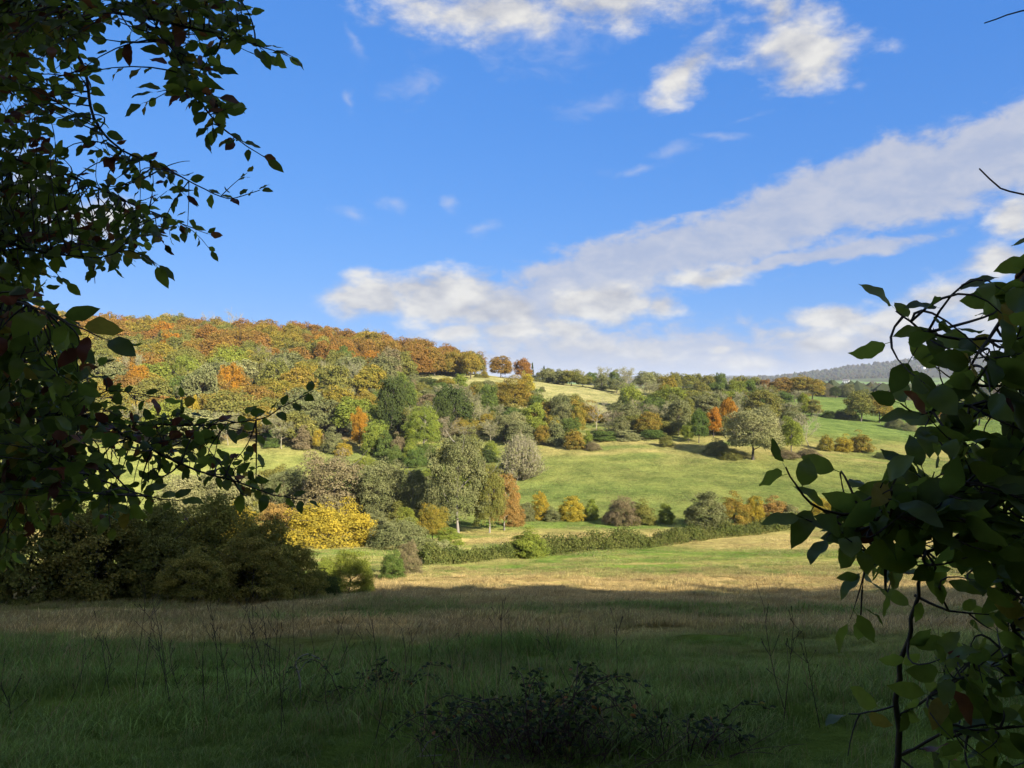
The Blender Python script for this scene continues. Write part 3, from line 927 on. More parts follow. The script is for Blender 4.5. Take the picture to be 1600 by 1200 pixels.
T = [  # name, kind, palette, px, base y, top y, width, label, category, distance
    ('beech_tree', 'beech', 'copper', 782, 594, 557, 38, 'round copper-brown tree on the pale hilltop beside the wood\'s end', 'tree', 352),
    ('beech_tree', 'beech', 'russet', 818, 594, 561, 30, 'smaller rounded russet tree on the hilltop above the golden oak', 'tree', 356),
    ('conifer', 'spire', 'dark', 850, 592, 572, 8, 'small dark conifer spike on the skyline', 'tree', 375),
    ('conifer', 'spire', 'dark', 832, 592, 567, 7, 'thin dark conifer tip just beside the russet hilltop tree', 'tree', 375),
    ('shrub', 'shrub', 'olive', 747, 590, 583, 14, 'small olive bush alone on the pale hilltop grass', 'bush', None),
    ('shrub', 'shrub', 'goldol', 757, 587, 578, 14, 'gold-tinged bush at the wood\'s end on the hilltop', 'bush', 342),
    ('shrub', 'shrub', 'greyol', 847, 612, 604, 12, 'tiny grey bush on the sloping pale pasture', 'bush', None),
    ('oak_tree', 'finedome', 'goldol', 804, 668, 588, 64, 'large golden-orange tree standing out in the middle of the slope', 'tree', 236),
    ('oak_tree', 'beech', 'gold', 823, 640, 583, 26, 'yellow-orange treetop behind the large golden-orange tree', 'tree', 262),
    ('tall_tree', 'tall', 'dark', 612, 690, 588, 50, 'tall dark green tree with rounded top below the copper wood', 'tree', 208),
    ('tall_tree', 'tall', 'green', 632, 672, 592, 36, 'green tree crowding behind the tall dark green one', 'tree', 222),
    ('ash_tree', 'fine', 'lime', 662, 706, 636, 60, 'light green ash with pale forked trunk at the slope\'s foot', 'tree', None),
    ('tall_tree', 'beech', 'dark', 708, 684, 605, 66, 'broad dark olive-green tree in the middle of the slope belt', 'tree', 212),
    ('tall_tree', 'tall', 'dark', 690, 690, 622, 36, 'dark green tree on the near side of the broad dark one', 'tree', 204),
    ('tall_tree', 'tall', 'green', 764, 668, 601, 32, 'slim green tree next to the large golden-orange tree', 'tree', 226),
    ('ash_tree', 'twiggy', 'pale', 742, 680, 612, 34, 'thin greyish tree squeezed between dark green trees', 'tree', 214),
    ('tall_tree', 'shrub', 'green', 842, 668, 610, 40, 'mid-green rounded tree downhill of the golden-orange tree', 'tree', 232),
    ('shrub', 'shrub', 'olive', 866, 672, 628, 40, 'olive thicket between golden tree and sloping pasture', 'bush', 226),
    ('shrub', 'shrub', 'green', 893, 672, 634, 40, 'green shrub at the lower edge of the pale sloping pasture', 'bush', 224),
    ('bare_tree', 'bare', 'mauve', 932, 672, 622, 46, 'leafless tan tree spreading against the pale sloping pasture', 'tree', None),
    ('shrub', 'shrub', 'goldol', 862, 690, 650, 34, 'gold and green shrub above the round willow', 'bush', 204),
    ('shrub', 'shrub', 'lime', 838, 694, 655, 40, 'yellow-green shrub just above the round willow', 'bush', 202),
    ('shrub', 'shrub', 'goldol', 880, 694, 664, 26, 'small gold-brown shrub above the field\'s top edge', 'bush', 204),
    ('hawthorn', 'shrub', 'goldol', 897, 702, 672, 34, 'hawthorn with dark underside at the top of the green field', 'bush', None),
    ('hawthorn', 'shrub', 'lime', 918, 700, 674, 24, 'yellow-tinged hawthorn at the top of the green field', 'bush', None),
    ('shrub', 'shrub', 'mauve', 925, 704, 690, 30, 'low brownish scrub where the green field begins', 'bush', None),
    ('willow', 'willow', 'pale', 815, 749, 682, 70, 'round pale willow bush of upright twigs at the field corner', 'bush', None),
    ('shrub', 'shrub', 'dark', 764, 722, 698, 30, 'dark green scrub beside the round willow', 'bush', None),
    ('shrub', 'shrub', 'olive', 735, 716, 672, 40, 'brown-olive leafy tree behind the tall valley tree', 'tree', 186),
    ('shrub', 'shrub', 'olive', 700, 722, 690, 44, 'olive scrub at the foot of the light green ash', 'bush', None),
    ('shrub', 'shrub', 'green', 650, 728, 700, 50, 'green scrub beneath the light green ash', 'bush', None),
    ('ash_tree', 'twiggy', 'pale', 440, 702, 650, 50, 'pale-stemmed ash at the meadow edge below the wood', 'tree', None),
    ('shrub', 'shrub', 'green', 425, 700, 672, 26, 'green bush beside the pale-stemmed ash', 'bush', None),
    ('shrub', 'shrub', 'mauve', 474, 702, 666, 34, 'grey-brown bush right of the pale-stemmed ash', 'bush', None),
    ('shrub', 'tall', 'gold', 497, 704, 672, 16, 'narrow yellow bush at the wood\'s foot', 'bush', None),
    ('shrub', 'shrub', 'greyol', 520, 706, 668, 40, 'grey-olive bush at the wood\'s foot between two yellow ones', 'bush', None),
    ('shrub', 'shrub', 'gold', 537, 712, 688, 26, 'small yellow bush low at the meadow\'s end', 'bush', None),
    ('tree', 'tall', 'orange', 562, 702, 638, 28, 'slim orange tree among green ones at the wood\'s foot', 'tree', 196),
    ('tree', 'shrub', 'lime', 582, 712, 662, 36, 'yellow-green tree beside the slim orange one', 'tree', 190),
    ('tree', 'shrub', 'green', 602, 714, 674, 34, 'green bush with bright yellow-green top at the wood\'s foot', 'bush', None),
    ('shrub', 'shrub', 'mauve', 622, 714, 676, 24, 'purplish-brown bush in front of the tall dark green tree', 'bush', None),
    ('tree', 'beech', 'greyol', 312, 660, 574, 66, 'bluish grey-green tree among orange ones in the lower wood', 'tree', 226),
    ('tree', 'beech', 'orange', 358, 640, 570, 42, 'bright orange rounded tree in the lower wood', 'tree', 246),
    ('conifer', 'spire', 'gold', 305, 680, 618, 24, 'yellow cone-shaped tree low in the wood', 'tree', 204),
    ('tree', 'beech', 'orange', 214, 640, 570, 40, 'orange tree low in the wood by the overhanging leaves', 'tree', 246),
    # valley floor trees
    ('tall_tree', 'fine', 'greyol', 716, 836, 684, 96, 'tallest grey-olive tree on the valley floor with whitish trunk', 'tree', 109),
    ('tall_tree', 'fine', 'olive', 765, 832, 728, 58, 'dark olive tree between the tallest tree and the orange-tan one', 'tree', 110),
    ('tree', 'fine', 'tan', 788, 826, 742, 58, 'orange-tan tree beside the tallest valley tree', 'tree', 113),
    ('tree', 'fineshrub', 'tan', 806, 823, 792, 30, 'low orange-tan branch-skirt bush under the orange-tan tree', 'bush', None),
    ('alder', 'finedome', 'mauve', 522, 822, 708, 122, 'broad grey-brown alder behind the wide yellow shrub', 'tree', 119),
    ('alder', 'finedome', 'greyol', 598, 824, 722, 90, 'grey-olive alder next to the broad grey-brown one', 'tree', 117),
    ('alder', 'fine', 'greyol', 647, 826, 736, 54, 'narrow grey-olive alder next to the tallest valley tree', 'tree', 115),
    ('alder', 'finedome', 'greyol', 452, 815, 734, 74, 'grey-olive tree behind the pale orange bush', 'tree', 124),
    ('tree', 'finedome', 'pale', 372, 815, 738, 90, 'pale olive tree in the valley behind the dark thicket', 'tree', 124),
    ('tree', 'finedome', 'pale', 290, 815, 742, 90, 'pale olive tree seen under the low leafy branch', 'tree', 126),
    ('field_maple', 'fineshrub', 'gold', 518, 852, 787, 158, 'wide bright yellow shrub on the valley floor', 'bush', 97),
    ('shrub', 'fineshrub', 'tan', 432, 848, 788, 74, 'pale orange bush beside the wide yellow shrub', 'bush', 100),
    ('shrub', 'fineshrub', 'gold', 372, 845, 782, 60, 'yellow-orange bush behind the dark thicket\'s top', 'bush', 101),
    ('shrub', 'fineshrub', 'greyol', 622, 857, 812, 110, 'low wide olive bush right of the wide yellow shrub', 'bush', None),
    ('shrub', 'fineshrub', 'lime', 637, 838, 793, 36, 'light green bush behind the low wide olive one', 'bush', None),
    ('tree', 'finedome', 'goldol', 677, 850, 789, 50, 'small gold-orange tree on the valley floor', 'tree', 98),
    ('shrub', 'fineshrub', 'lime', 703, 853, 824, 40, 'yellow-green bush at the foot of the small gold-orange tree', 'bush', None),
    ('shrub', 'fineshrub', 'pale', 690, 866, 846, 60, 'low pale scrub at the hedge\'s end', 'bush', None),
    ('shrub', 'fineshrub', 'lime', 826, 872, 826, 66, 'yellow-green bush bulging up out of the hedge', 'bush', None),
    ('shrub', 'nearshrub', 'green', 613, 905, 862, 40, 'small green bush standing on its own below the hedge', 'bush', None),
    ('shrub', 'nearshrub', 'mauve', 640, 899, 847, 38, 'pinkish-brown bush joined to the small green one below the hedge', 'bush', None),
    ('shrub', 'nearshrub', 'lime', 546, 928, 862, 78, 'sunlit yellow-green bush at the end of the shaded thicket', 'bush', None),
    ('shrub', 'nearshrub', 'lime', 512, 925, 872, 44, 'yellow-green bush half behind the shaded thicket', 'bush', 52),
    # shrub line below the green field
    ('shrub', 'fineshrub', 'gold', 845, 812, 770, 34, 'yellow-topped bush first in the shrub line from the orange-tan tree', 'bush', None),
    ('shrub', 'fineshrub', 'greyol', 824, 814, 786, 30, 'grey-green bush at the start of the shrub line', 'bush', None),
    ('shrub', 'fineshrub', 'greyol', 862, 814, 792, 30, 'grey-green bush between the first two yellow bushes', 'bush', None),
    ('shrub', 'fineshrub', 'gold', 893, 813, 775, 48, 'round bright yellow bush, most vivid in the shrub line', 'bush', None),
    ('shrub', 'fineshrub', 'lime', 924, 812, 780, 26, 'small yellow-green bush leaning on the round bright yellow one', 'bush', None),
    ('shrub', 'fineshrub', 'mauve', 972, 819, 778, 64, 'brownish bush in the shrub line', 'bush', None),
    ('shrub', 'fineshrub', 'olive', 1004, 820, 782, 46, 'olive-brown bush joined to the brownish one', 'bush', None),
    ('shrub', 'fineshrub', 'lime', 1042, 818, 788, 28, 'small yellow-green bush next to a deep shadow gap', 'bush', None),
    ('shrub', 'fineshrub', 'greyol', 1102, 824, 769, 74, 'tall grey-green bush in the shrub line', 'bush', None),
    ('shrub', 'fineshrub', 'goldol', 1148, 822, 770, 56, 'gold and olive bush beside the tall grey-green one', 'bush', None),
    ('shrub', 'fineshrub', 'gold', 1176, 820, 776, 34, 'golden bush between olive and tan ones in the shrub line', 'bush', None),
    ('shrub', 'fineshrub', 'tan', 1208, 818, 776, 60, 'tan-gold bush in the shrub line nearest the hanging leaf spray', 'bush', None),
    ('shrub', 'fineshrub', 'pale', 1238, 820, 790, 40, 'pale green bush behind the hanging leaf spray', 'bush', None),
    ('shrub', 'fineshrub', 'gold', 1285, 812, 780, 50, 'yellow bush behind the leafy foreground branch', 'bush', None),
    ('shrub', 'fineshrub', 'goldol', 1340, 810, 780, 60, 'gold-olive bush seen through the foreground leaves', 'bush', None),
    ('shrub', 'fineshrub', 'olive', 1400, 812, 782, 60, 'olive bush seen low through the foreground leaves', 'bush', None),
    ('shrub', 'fineshrub', 'lime', 1470, 812, 776, 70, 'yellow-green bush showing through gaps in the leaves', 'bush', None),
    ('shrub', 'fineshrub', 'olive', 1540, 815, 780, 70, 'olive bush at the picture edge behind leaves', 'bush', None),
    # belt above the green field
    ('shrub', 'shrub', 'greyol', 972, 683, 649, 34, 'grey-green shrub left of the round yellow tree above the field', 'bush', None),
    ('tree', 'beech', 'goldol', 1012, 684, 644, 42, 'round yellowish tree above the green field', 'tree', None),
    ('tree', 'shrub', 'lime', 985, 648, 600, 46, 'yellow-green tree with dark shaded side near the ridge pasture', 'tree', 262),
    ('tree', 'shrub', 'dark', 975, 648, 614, 26, 'dark green bush under the yellow-green tree', 'bush', 258),
    ('shrub', 'shrub', 'dark', 1034, 664, 632, 28, 'dark shrub between the yellowish tree and the olive one', 'bush', 236),
    ('tree', 'tall', 'greyol', 1060, 690, 618, 46, 'tall olive-grey tree above the middle of the green field', 'tree', 205),
    ('shrub', 'tall', 'lime', 1076, 692, 660, 18, 'bright yellow-green bush at the foot of the tall olive-grey tree', 'bush', None),
    ('shrub', 'shrub', 'olive', 1041, 698, 677, 22, 'small lone bush on the upper green field', 'bush', None),
    ('tree', 'tall', 'green', 1092, 692, 640, 30, 'green tree beside the bright orange one', 'tree', None),
    ('tree', 'beech', 'greyol', 1106, 668, 618, 52, 'grey-olive tree uphill of the bright orange tree', 'tree', 236),
    ('maple_tree', 'beech', 'orange', 1115, 692, 638, 28, 'lower lobe of bright orange tree by the large olive oak', 'tree', 204),
    ('maple_tree', 'tall', 'orange', 1138, 690, 623, 30, 'bright orange tree, taller of the pair above the green field', 'tree', 208),
    ('oak_tree', 'finedome', 'pale', 1176, 719, 640, 90, 'largest broad olive oak at the top of the green field', 'tree', None),
    ('shrub', 'shrub', 'greyol', 1122, 710, 686, 44, 'low grey-green bush at the foot of the largest olive oak', 'bush', None),
    ('shrub', 'shrub', 'olive', 1140, 718, 702, 40, 'low green scrub spreading below the largest olive oak', 'bush', None),
    ('tree', 'tall', 'lime', 1236, 706, 652, 40, 'yellow-green ivy-clad tree beside the largest olive oak', 'tree', None),
    ('bare_tree', 'bare', 'pale', 1264, 698, 640, 50, 'leafless tree with forked trunk in front of the far green pasture', 'tree', None),
    ('tree', 'beech', 'olive', 1192, 668, 608, 56, 'olive tree with brownish top behind the largest oak', 'tree', 236),
    ('tree', 'twiggy', 'pale', 1145, 660, 612, 50, 'pale twiggy tree behind the bright orange pair', 'tree', 250),
    ('tree', 'twiggy', 'pale', 1232, 668, 628, 50, 'pale twiggy tree behind the yellow-green ivy-clad one', 'tree', 240),
    ('shrub', 'shrub', 'mauve', 1228, 716, 704, 44, 'low purplish bramble patch near the ivy-clad tree', 'bush', None),
    ('shrub', 'shrub', 'mauve', 1262, 715, 700, 40, 'low brownish scrub under the leafless forked tree', 'bush', None),
    ('shrub', 'shrub', 'goldol', 1290, 704, 680, 26, 'gold-olive bush first of three beside the far pasture', 'bush', None),
    ('shrub', 'shrub', 'gold', 1317, 706, 679, 30, 'bright yellow bush in the middle of three beside the far pasture', 'bush', None),
    ('shrub', 'shrub', 'goldol', 1346, 707, 673, 34, 'yellow-topped bush, largest of three beside the far pasture', 'bush', None),
    ('shrub', 'shrub', 'dark', 1378, 716, 706, 26, 'small dark bush beside the field track', 'bush', None),
    ('oak_tree', 'beech', 'olive', 1345, 668, 611, 50, 'brown-olive oak in the hedgerow of the far pasture', 'tree', 268),
    ('oak_tree', 'beech', 'goldol', 1374, 668, 614, 44, 'second brown-olive oak beside the hedgerow oak', 'tree', 268),
    ('shrub', 'shrub', 'dark', 1296, 660, 642, 30, 'dark hedge bush near the shaded pasture corner', 'bush', 272),
    ('shrub', 'shrub', 'dark', 1316, 661, 640, 30, 'dark hedge bush, next towards the hedgerow oak', 'bush', 271),
    ('shrub', 'shrub', 'dark', 1332, 662, 644, 24, 'dark hedge bush touching the hedgerow oak', 'bush', 270),
    ('shrub', 'shrub', 'greyol', 1398, 674, 652, 34, 'grey-green shrub under the second hedgerow oak', 'bush', 255),
    ('shrub', 'shrub', 'pale', 1424, 680, 660, 26, 'pale shrub at the pasture\'s end behind leaves', 'bush', 250),
    ('tree', 'beech', 'russet', 1470, 660, 615, 50, 'reddish tree showing through the foreground leaves', 'tree', 280),
    ('tree', 'beech', 'olive', 1530, 660, 615, 60, 'olive tree hidden among the foreground leaves', 'tree', 280),
    # copper clump at the ridge's end
    ('beech_tree', 'beech', 'copper', 1222, 622, 590, 44, 'copper-topped beech at the ridge\'s end', 'tree', 372),
    ('beech_tree', 'beech', 'goldol', 1247, 622, 588, 44, 'green and gold beech in the ridge-end clump', 'tree', 370),
    ('beech_tree', 'beech', 'goldol', 1270, 625, 592, 40, 'last gold-green beech sloping down at the ridge\'s end', 'tree', 366),
    ('tree', 'twiggy', 'pale', 1240, 640, 610, 56, 'grey twiggy shrubby tree below the ridge-end beeches', 'tree', 330),
    ('tree', 'shrub', 'greyol', 1215, 636, 612, 46, 'grey-olive tree below the copper-topped beech', 'tree', 335),
    ('tree', 'beech', 'russet', 1196, 618, 593, 22, 'small russet tree next to the copper-topped beech', 'tree', 372),
    ('tree', 'tall', 'dark', 1305, 622, 604, 18, 'small dark tree beyond the ridge\'s end', 'tree', 420),
    ('tree', 'tall', 'greyol', 1326, 622, 600, 20, 'small grey-green tree above the hedgerow oaks', 'tree', 420),
]


def ridge_trees():
    rng = random.Random(31)
    spec = [(862, 576), (876, 580), (892, 579), (908, 577), (925, 582), (942, 573), (958, 578), (975, 574), (985, 579), (1003, 581), (1020, 582), (1040, 584), (1058, 582), (1075, 585), (1092, 584),
            (1108, 586), (1124, 583), (1140, 588), (1156, 588), (1172, 590)]
    ord2 = ORD
    for i, (px, ty) in enumerate(spec):
        kind = rng.choices(['beech', 'twiggy', 'bare', 'tall'], [.45, .33, .08, .14])[0]
        if px in (942, 985): kind = 'bare' if px == 985 else 'twiggy'
        pal = {'beech': rng.choice(['olive', 'greyol', 'pale', 'goldol']), 'twiggy': 'pale', 'bare': 'mauve', 'tall': rng.choice(['green', 'olive'])}[kind]
        at_px('ridge_tree', kind, pal, px + rng.uniform(-4, 4), 0, ty, rng.uniform(26, 36) if kind != 'tall' else 20,
              '%s %s tree, %s along the ridge skyline from the hilltop trees' % (PAL[pal][2], {'beech': 'rounded', 'twiggy': 'twiggy', 'bare': 'leafless', 'tall': 'upright'}[kind], ord2[i]),
              'tree', 'trees along the ridge', dd=rng.uniform(352, 384))
    # scrub belt just below the ridge skyline
    n = 0
    for x0, x1, by, D in ((850, 1000, 612, 322), (1015, 1200, 622, 312), (1030, 1200, 640, 270)):
        x = x0; row = {322: 'upper', 312: 'middle', 270: 'lower'}[D]; c = 0
        while x < x1:
            pal = rng.choice(['olive', 'greyol', 'pale', 'dark', 'green', 'goldol', 'lime'] if D != 322 else ['olive', 'greyol', 'greyol', 'pale', 'green'])
            kind = 'twiggy' if pal == 'pale' else rng.choice(['shrub', 'beech'])
            h = rng.uniform(5.5, 9)
            dd = D + rng.uniform(-9, 9)
            if D == 322: dd = 345 - (x - 850) * .28 + rng.uniform(-4, 4); h *= .8
            X = (x - 800) / FPX * dd
            plant('scrub_tree', kind, pal, X, dd, rng.uniform(7, 11), h, '%s %s, %s in the %s scrub line below the ridge' % (PAL[pal][2], 'twiggy tree' if kind == 'twiggy' else 'scrub tree', ord2[c], row),
                  'tree', 'scrub below the ridge')
            c += 1
            x += rng.uniform(17, 30)


def slope_belts():
    """thickets that fill the slope between the named trees"""
    rng = random.Random(12)
    rows = [('slope belt', 'front', 199, 556, 900, 1.0), ('slope belt', 'second', 210, 556, 905, 1.0), ('slope belt', 'third', 222, 560, 912, 1.0), ('slope belt', 'fourth', 236, 565, 905, .95),
            ('slope belt', 'fifth', 250, 570, 800, .9), ('slope belt', 'sixth', 264, 580, 850, .85), ('slope belt', 'seventh', 277, 590, 840, .7), ('slope belt', 'back', 291, 590, 725, .8),
            ('valley thicket', 'front', 113, 590, 690, .62), ('valley thicket', 'second', 121, 430, 700, .9), ('valley thicket', 'back', 129, 280, 700, 1.0), ('valley scrub', 'front', 162, 560, 800, .36), ('valley scrub', 'second', 172, 570, 800, .42), ('valley scrub', 'back', 184, 580, 800, .6),
            ('field-top belt', 'lowest', 198, 900, 1035, .5), ('field-top belt', 'front', 207, 950, 1260, .75), ('field-top belt', 'second', 222, 920, 1262, .85), ('field-top belt', 'third', 238, 960, 1262, .9), ('field-top belt', 'fourth', 256, 1020, 1262, .9),
            ('field-top belt', 'fifth', 276, 1040, 1270, .9), ('field-top belt', 'sixth', 296, 1050, 1235, .85), ('field-top belt', 'back', 322, 1010, 1240, .9),
            ('wood end', 'front', 333, 640, 742, .9), ('wood end', 'second', 345, 640, 748, 1.0), ('wood end', 'back', 356, 640, 750, 1.0)]
    for belt, row, D, x0, x1, hs in rows:
        x = x0 + rng.uniform(0, 14); c = 0
        while x < x1:
            dd = D + rng.uniform(-5, 5)
            if belt == 'wood end':
                pal = rng.choice(['copper', 'goldol', 'olive', 'goldol', 'copper']); kind = 'beech'; h = rng.uniform(9, 12); w = rng.uniform(9, 12)
            else:
                pal = rng.choices(['olive', 'greyol', 'green', 'pale', 'lime', 'goldol', 'dark', 'mauve'], [.2, .2, .12, .17, .1, .1, .06, .05])[0]
                kind = 'twiggy' if pal in ('pale', 'mauve') and rng.random() < .7 else rng.choice(['shrub', 'shrub', 'beech', 'tall'])
                h = rng.uniform(4.2, 7.6) * hs; w = rng.uniform(5.5, 9)
                if kind == 'tall': h *= 1.2; w *= .75
                if belt == 'valley thicket':
                    pal = rng.choice(['greyol', 'greyol', 'pale', 'olive', 'mauve']); kind = rng.choice(['fineshrub', 'finedome']); w = rng.uniform(5, 8)
                if belt == 'valley scrub':
                    pal = rng.choice(['olive', 'green', 'greyol', 'lime', 'mauve']); kind = 'wideshrub'; w = rng.uniform(4, 8)
            if not (belt in ('field-top belt', 'valley scrub') and rng.random() < (.12 if belt[0] == 'f' else .3)):
                noun = 'beech' if belt == 'wood end' else ('twiggy bush' if kind == 'twiggy' else ('upright tree' if kind == 'tall' else 'rounded bush'))
                plant('beech_tree' if belt == 'wood end' else ('scrub_tree' if kind == 'tall' else 'scrub_bush'), kind, pal, (x - 800) / FPX * dd, dd, w, h,
                      '%s %s, %s from left in the %s row of the %s' % (PAL[pal][2], noun, ORD[c], row, belt), 'tree' if kind in ('tall', 'beech') else 'bush', 'thicket of the ' + belt, sink=.2)
                c += 1
            x += w / dd * FPX * rng.uniform(.55, .85)


def hedge(name, path_px, dds, hgt, wid, n, leaf, pal, label):
    """path_px: (px, base y) points; hedge follows the land between them"""
    rng = np.random.default_rng(len(label))
    if dds is None:
        pts = np.array([on_ground(*p) for p in path_px])
    else:
        pts = np.array([((p[0] - 800) / FPX * d_, d_) for p, d_ in zip(path_px, dds)])
    seg = np.r_[0, np.cumsum(np.linalg.norm(np.diff(pts, axis=0), axis=1))]
    s = rng.uniform(0, seg[-1], n)
    cx = np.interp(s, seg, pts[:, 0]); cyy = np.interp(s, seg, pts[:, 1])
    tdir = np.array([np.interp(s, seg[:-1], np.diff(pts[:, 0]) / np.diff(seg)), np.interp(s, seg[:-1], np.diff(pts[:, 1]) / np.diff(seg))]).T
    nd = np.stack([-tdir[:, 1], tdir[:, 0]], 1)
    ho = hgt * (.5 + .9 * fbm(s / 2.2, s * 0, 91, 3)) * (1.0 + .6 * (vnoise(s / 7., s * 0, 92) - .5))
    a = rng.uniform(-.1, math.pi + .1, n)
    rr = rng.uniform(.6, 1.0, n) * (.8 + .4 * vnoise(s / 1.1, a * 2, 93))
    off = np.cos(a) * rr * wid / 2
    zz = np.clip(np.sin(a), 0, 1) ** .6 * rr * ho * rng.uniform(.15, 1, n) ** .25
    C = np.stack([cx + nd[:, 0] * off, cyy + nd[:, 1] * off, zz], 1)
    C[:, 2] += ground_z(C[:, 0], C[:, 1])
    N = np.stack([nd[:, 0] * np.cos(a), nd[:, 1] * np.cos(a), np.sin(a) + .2], 1) + rng.normal(size=(n, 3)) * .6
    L = leaf * rng.uniform(.7, 1.4, n)
    V, F = cards(C, N, rng.normal(size=(n, 3)), L, L * .65)
    v = np.clip(fbm(s / 1.8, zz, 94, 2) * .9 + rng.uniform(-.3, .3, n), 0, 1)
    x0, y0 = pts.mean(axis=0)
    org = np.array([x0, y0, gz(x0, y0)])
    r = empty(name, org)
    link('foliage', mesh_np('hedge_foliage', V - org, F, [MATS['leaf_' + pal]], attrs={'v': np.repeat(v, 4), 'w': np.repeat(rng.uniform(0, 1, n), 4)}), r)
    st = []
    for q in np.arange(.3, seg[-1], 1.1):
        X = np.interp(q, seg, pts[:, 0]); Y = np.interp(q, seg, pts[:, 1]); z = gz(X, Y)
        st.append((np.array([[X, Y, z - .05], [X + rng.normal() * .1, Y + rng.normal() * .1, z + hgt * .4], [X + rng.normal() * .3, Y + rng.normal() * .3, z + hgt * .75]]), np.array([.04, .03, .01])))
    V, F = tubes(st, 4)
    link('stems', mesh_np('hedge_stems', V - org, F, [BARK]), r)
    tag(r, label, 'hedge')


def shaded_thicket():
    L = [('nearshrub', 'shade', 418, 948, 815, 112, 34, 'dark olive thorn bush at the open end of the shaded thicket'),
         ('nearshrub', 'shade', 348, 948, 778, 160, 34.5, 'tallest dark bush of the shaded thicket'),
         ('nearshrub', 'shade', 395, 948, 838, 120, 32.5, 'low dark bush in front within the shaded thicket'),
         ('nearshrub', 'olive', 245, 950, 790, 150, 33, 'dark bush of the shaded thicket, second from its tallest'),
         ('nearshrub', 'shade', 150, 952, 770, 180, 32, 'dark brown-green bush of the thicket under the low branches'),
         ('nearshrub', 'olive', 40, 955, 745, 200, 31, 'dark bush of the thicket behind the overhanging tree'),
         ('nearshrub', 'shade', -90, 958, 720, 220, 30, 'dark bush of the thicket at the picture edge'),
         ('nearshrub', 'shade', 462, 948, 852, 92, 35.5, 'middling dark bush stepping the thicket down towards the open meadow'),
         ('nearshrub', 'shade', 285, 949, 800, 130, 35.5, 'dark bush filling the thicket behind its small front bush'),
         ('nearshrub', 'olive', 195, 951, 800, 140, 34.5, 'dark bush filling the thicket below the low branch tip'),
         ('nearshrub', 'dark', 492, 946, 892, 80, 37, 'low dark bush trailing off the thicket towards the sunlit one'),
         ('nearshrub', 'shade', 300, 950, 860, 110, 30.5, 'small dark bush at the thicket\'s foot')]
    for k, pal, px, by, ty, w, dd, lab in L:
        at_px('thorn_bush', k, pal, px, by, ty, w, lab, 'bush', 'bushes of the shaded thicket', dd=dd)


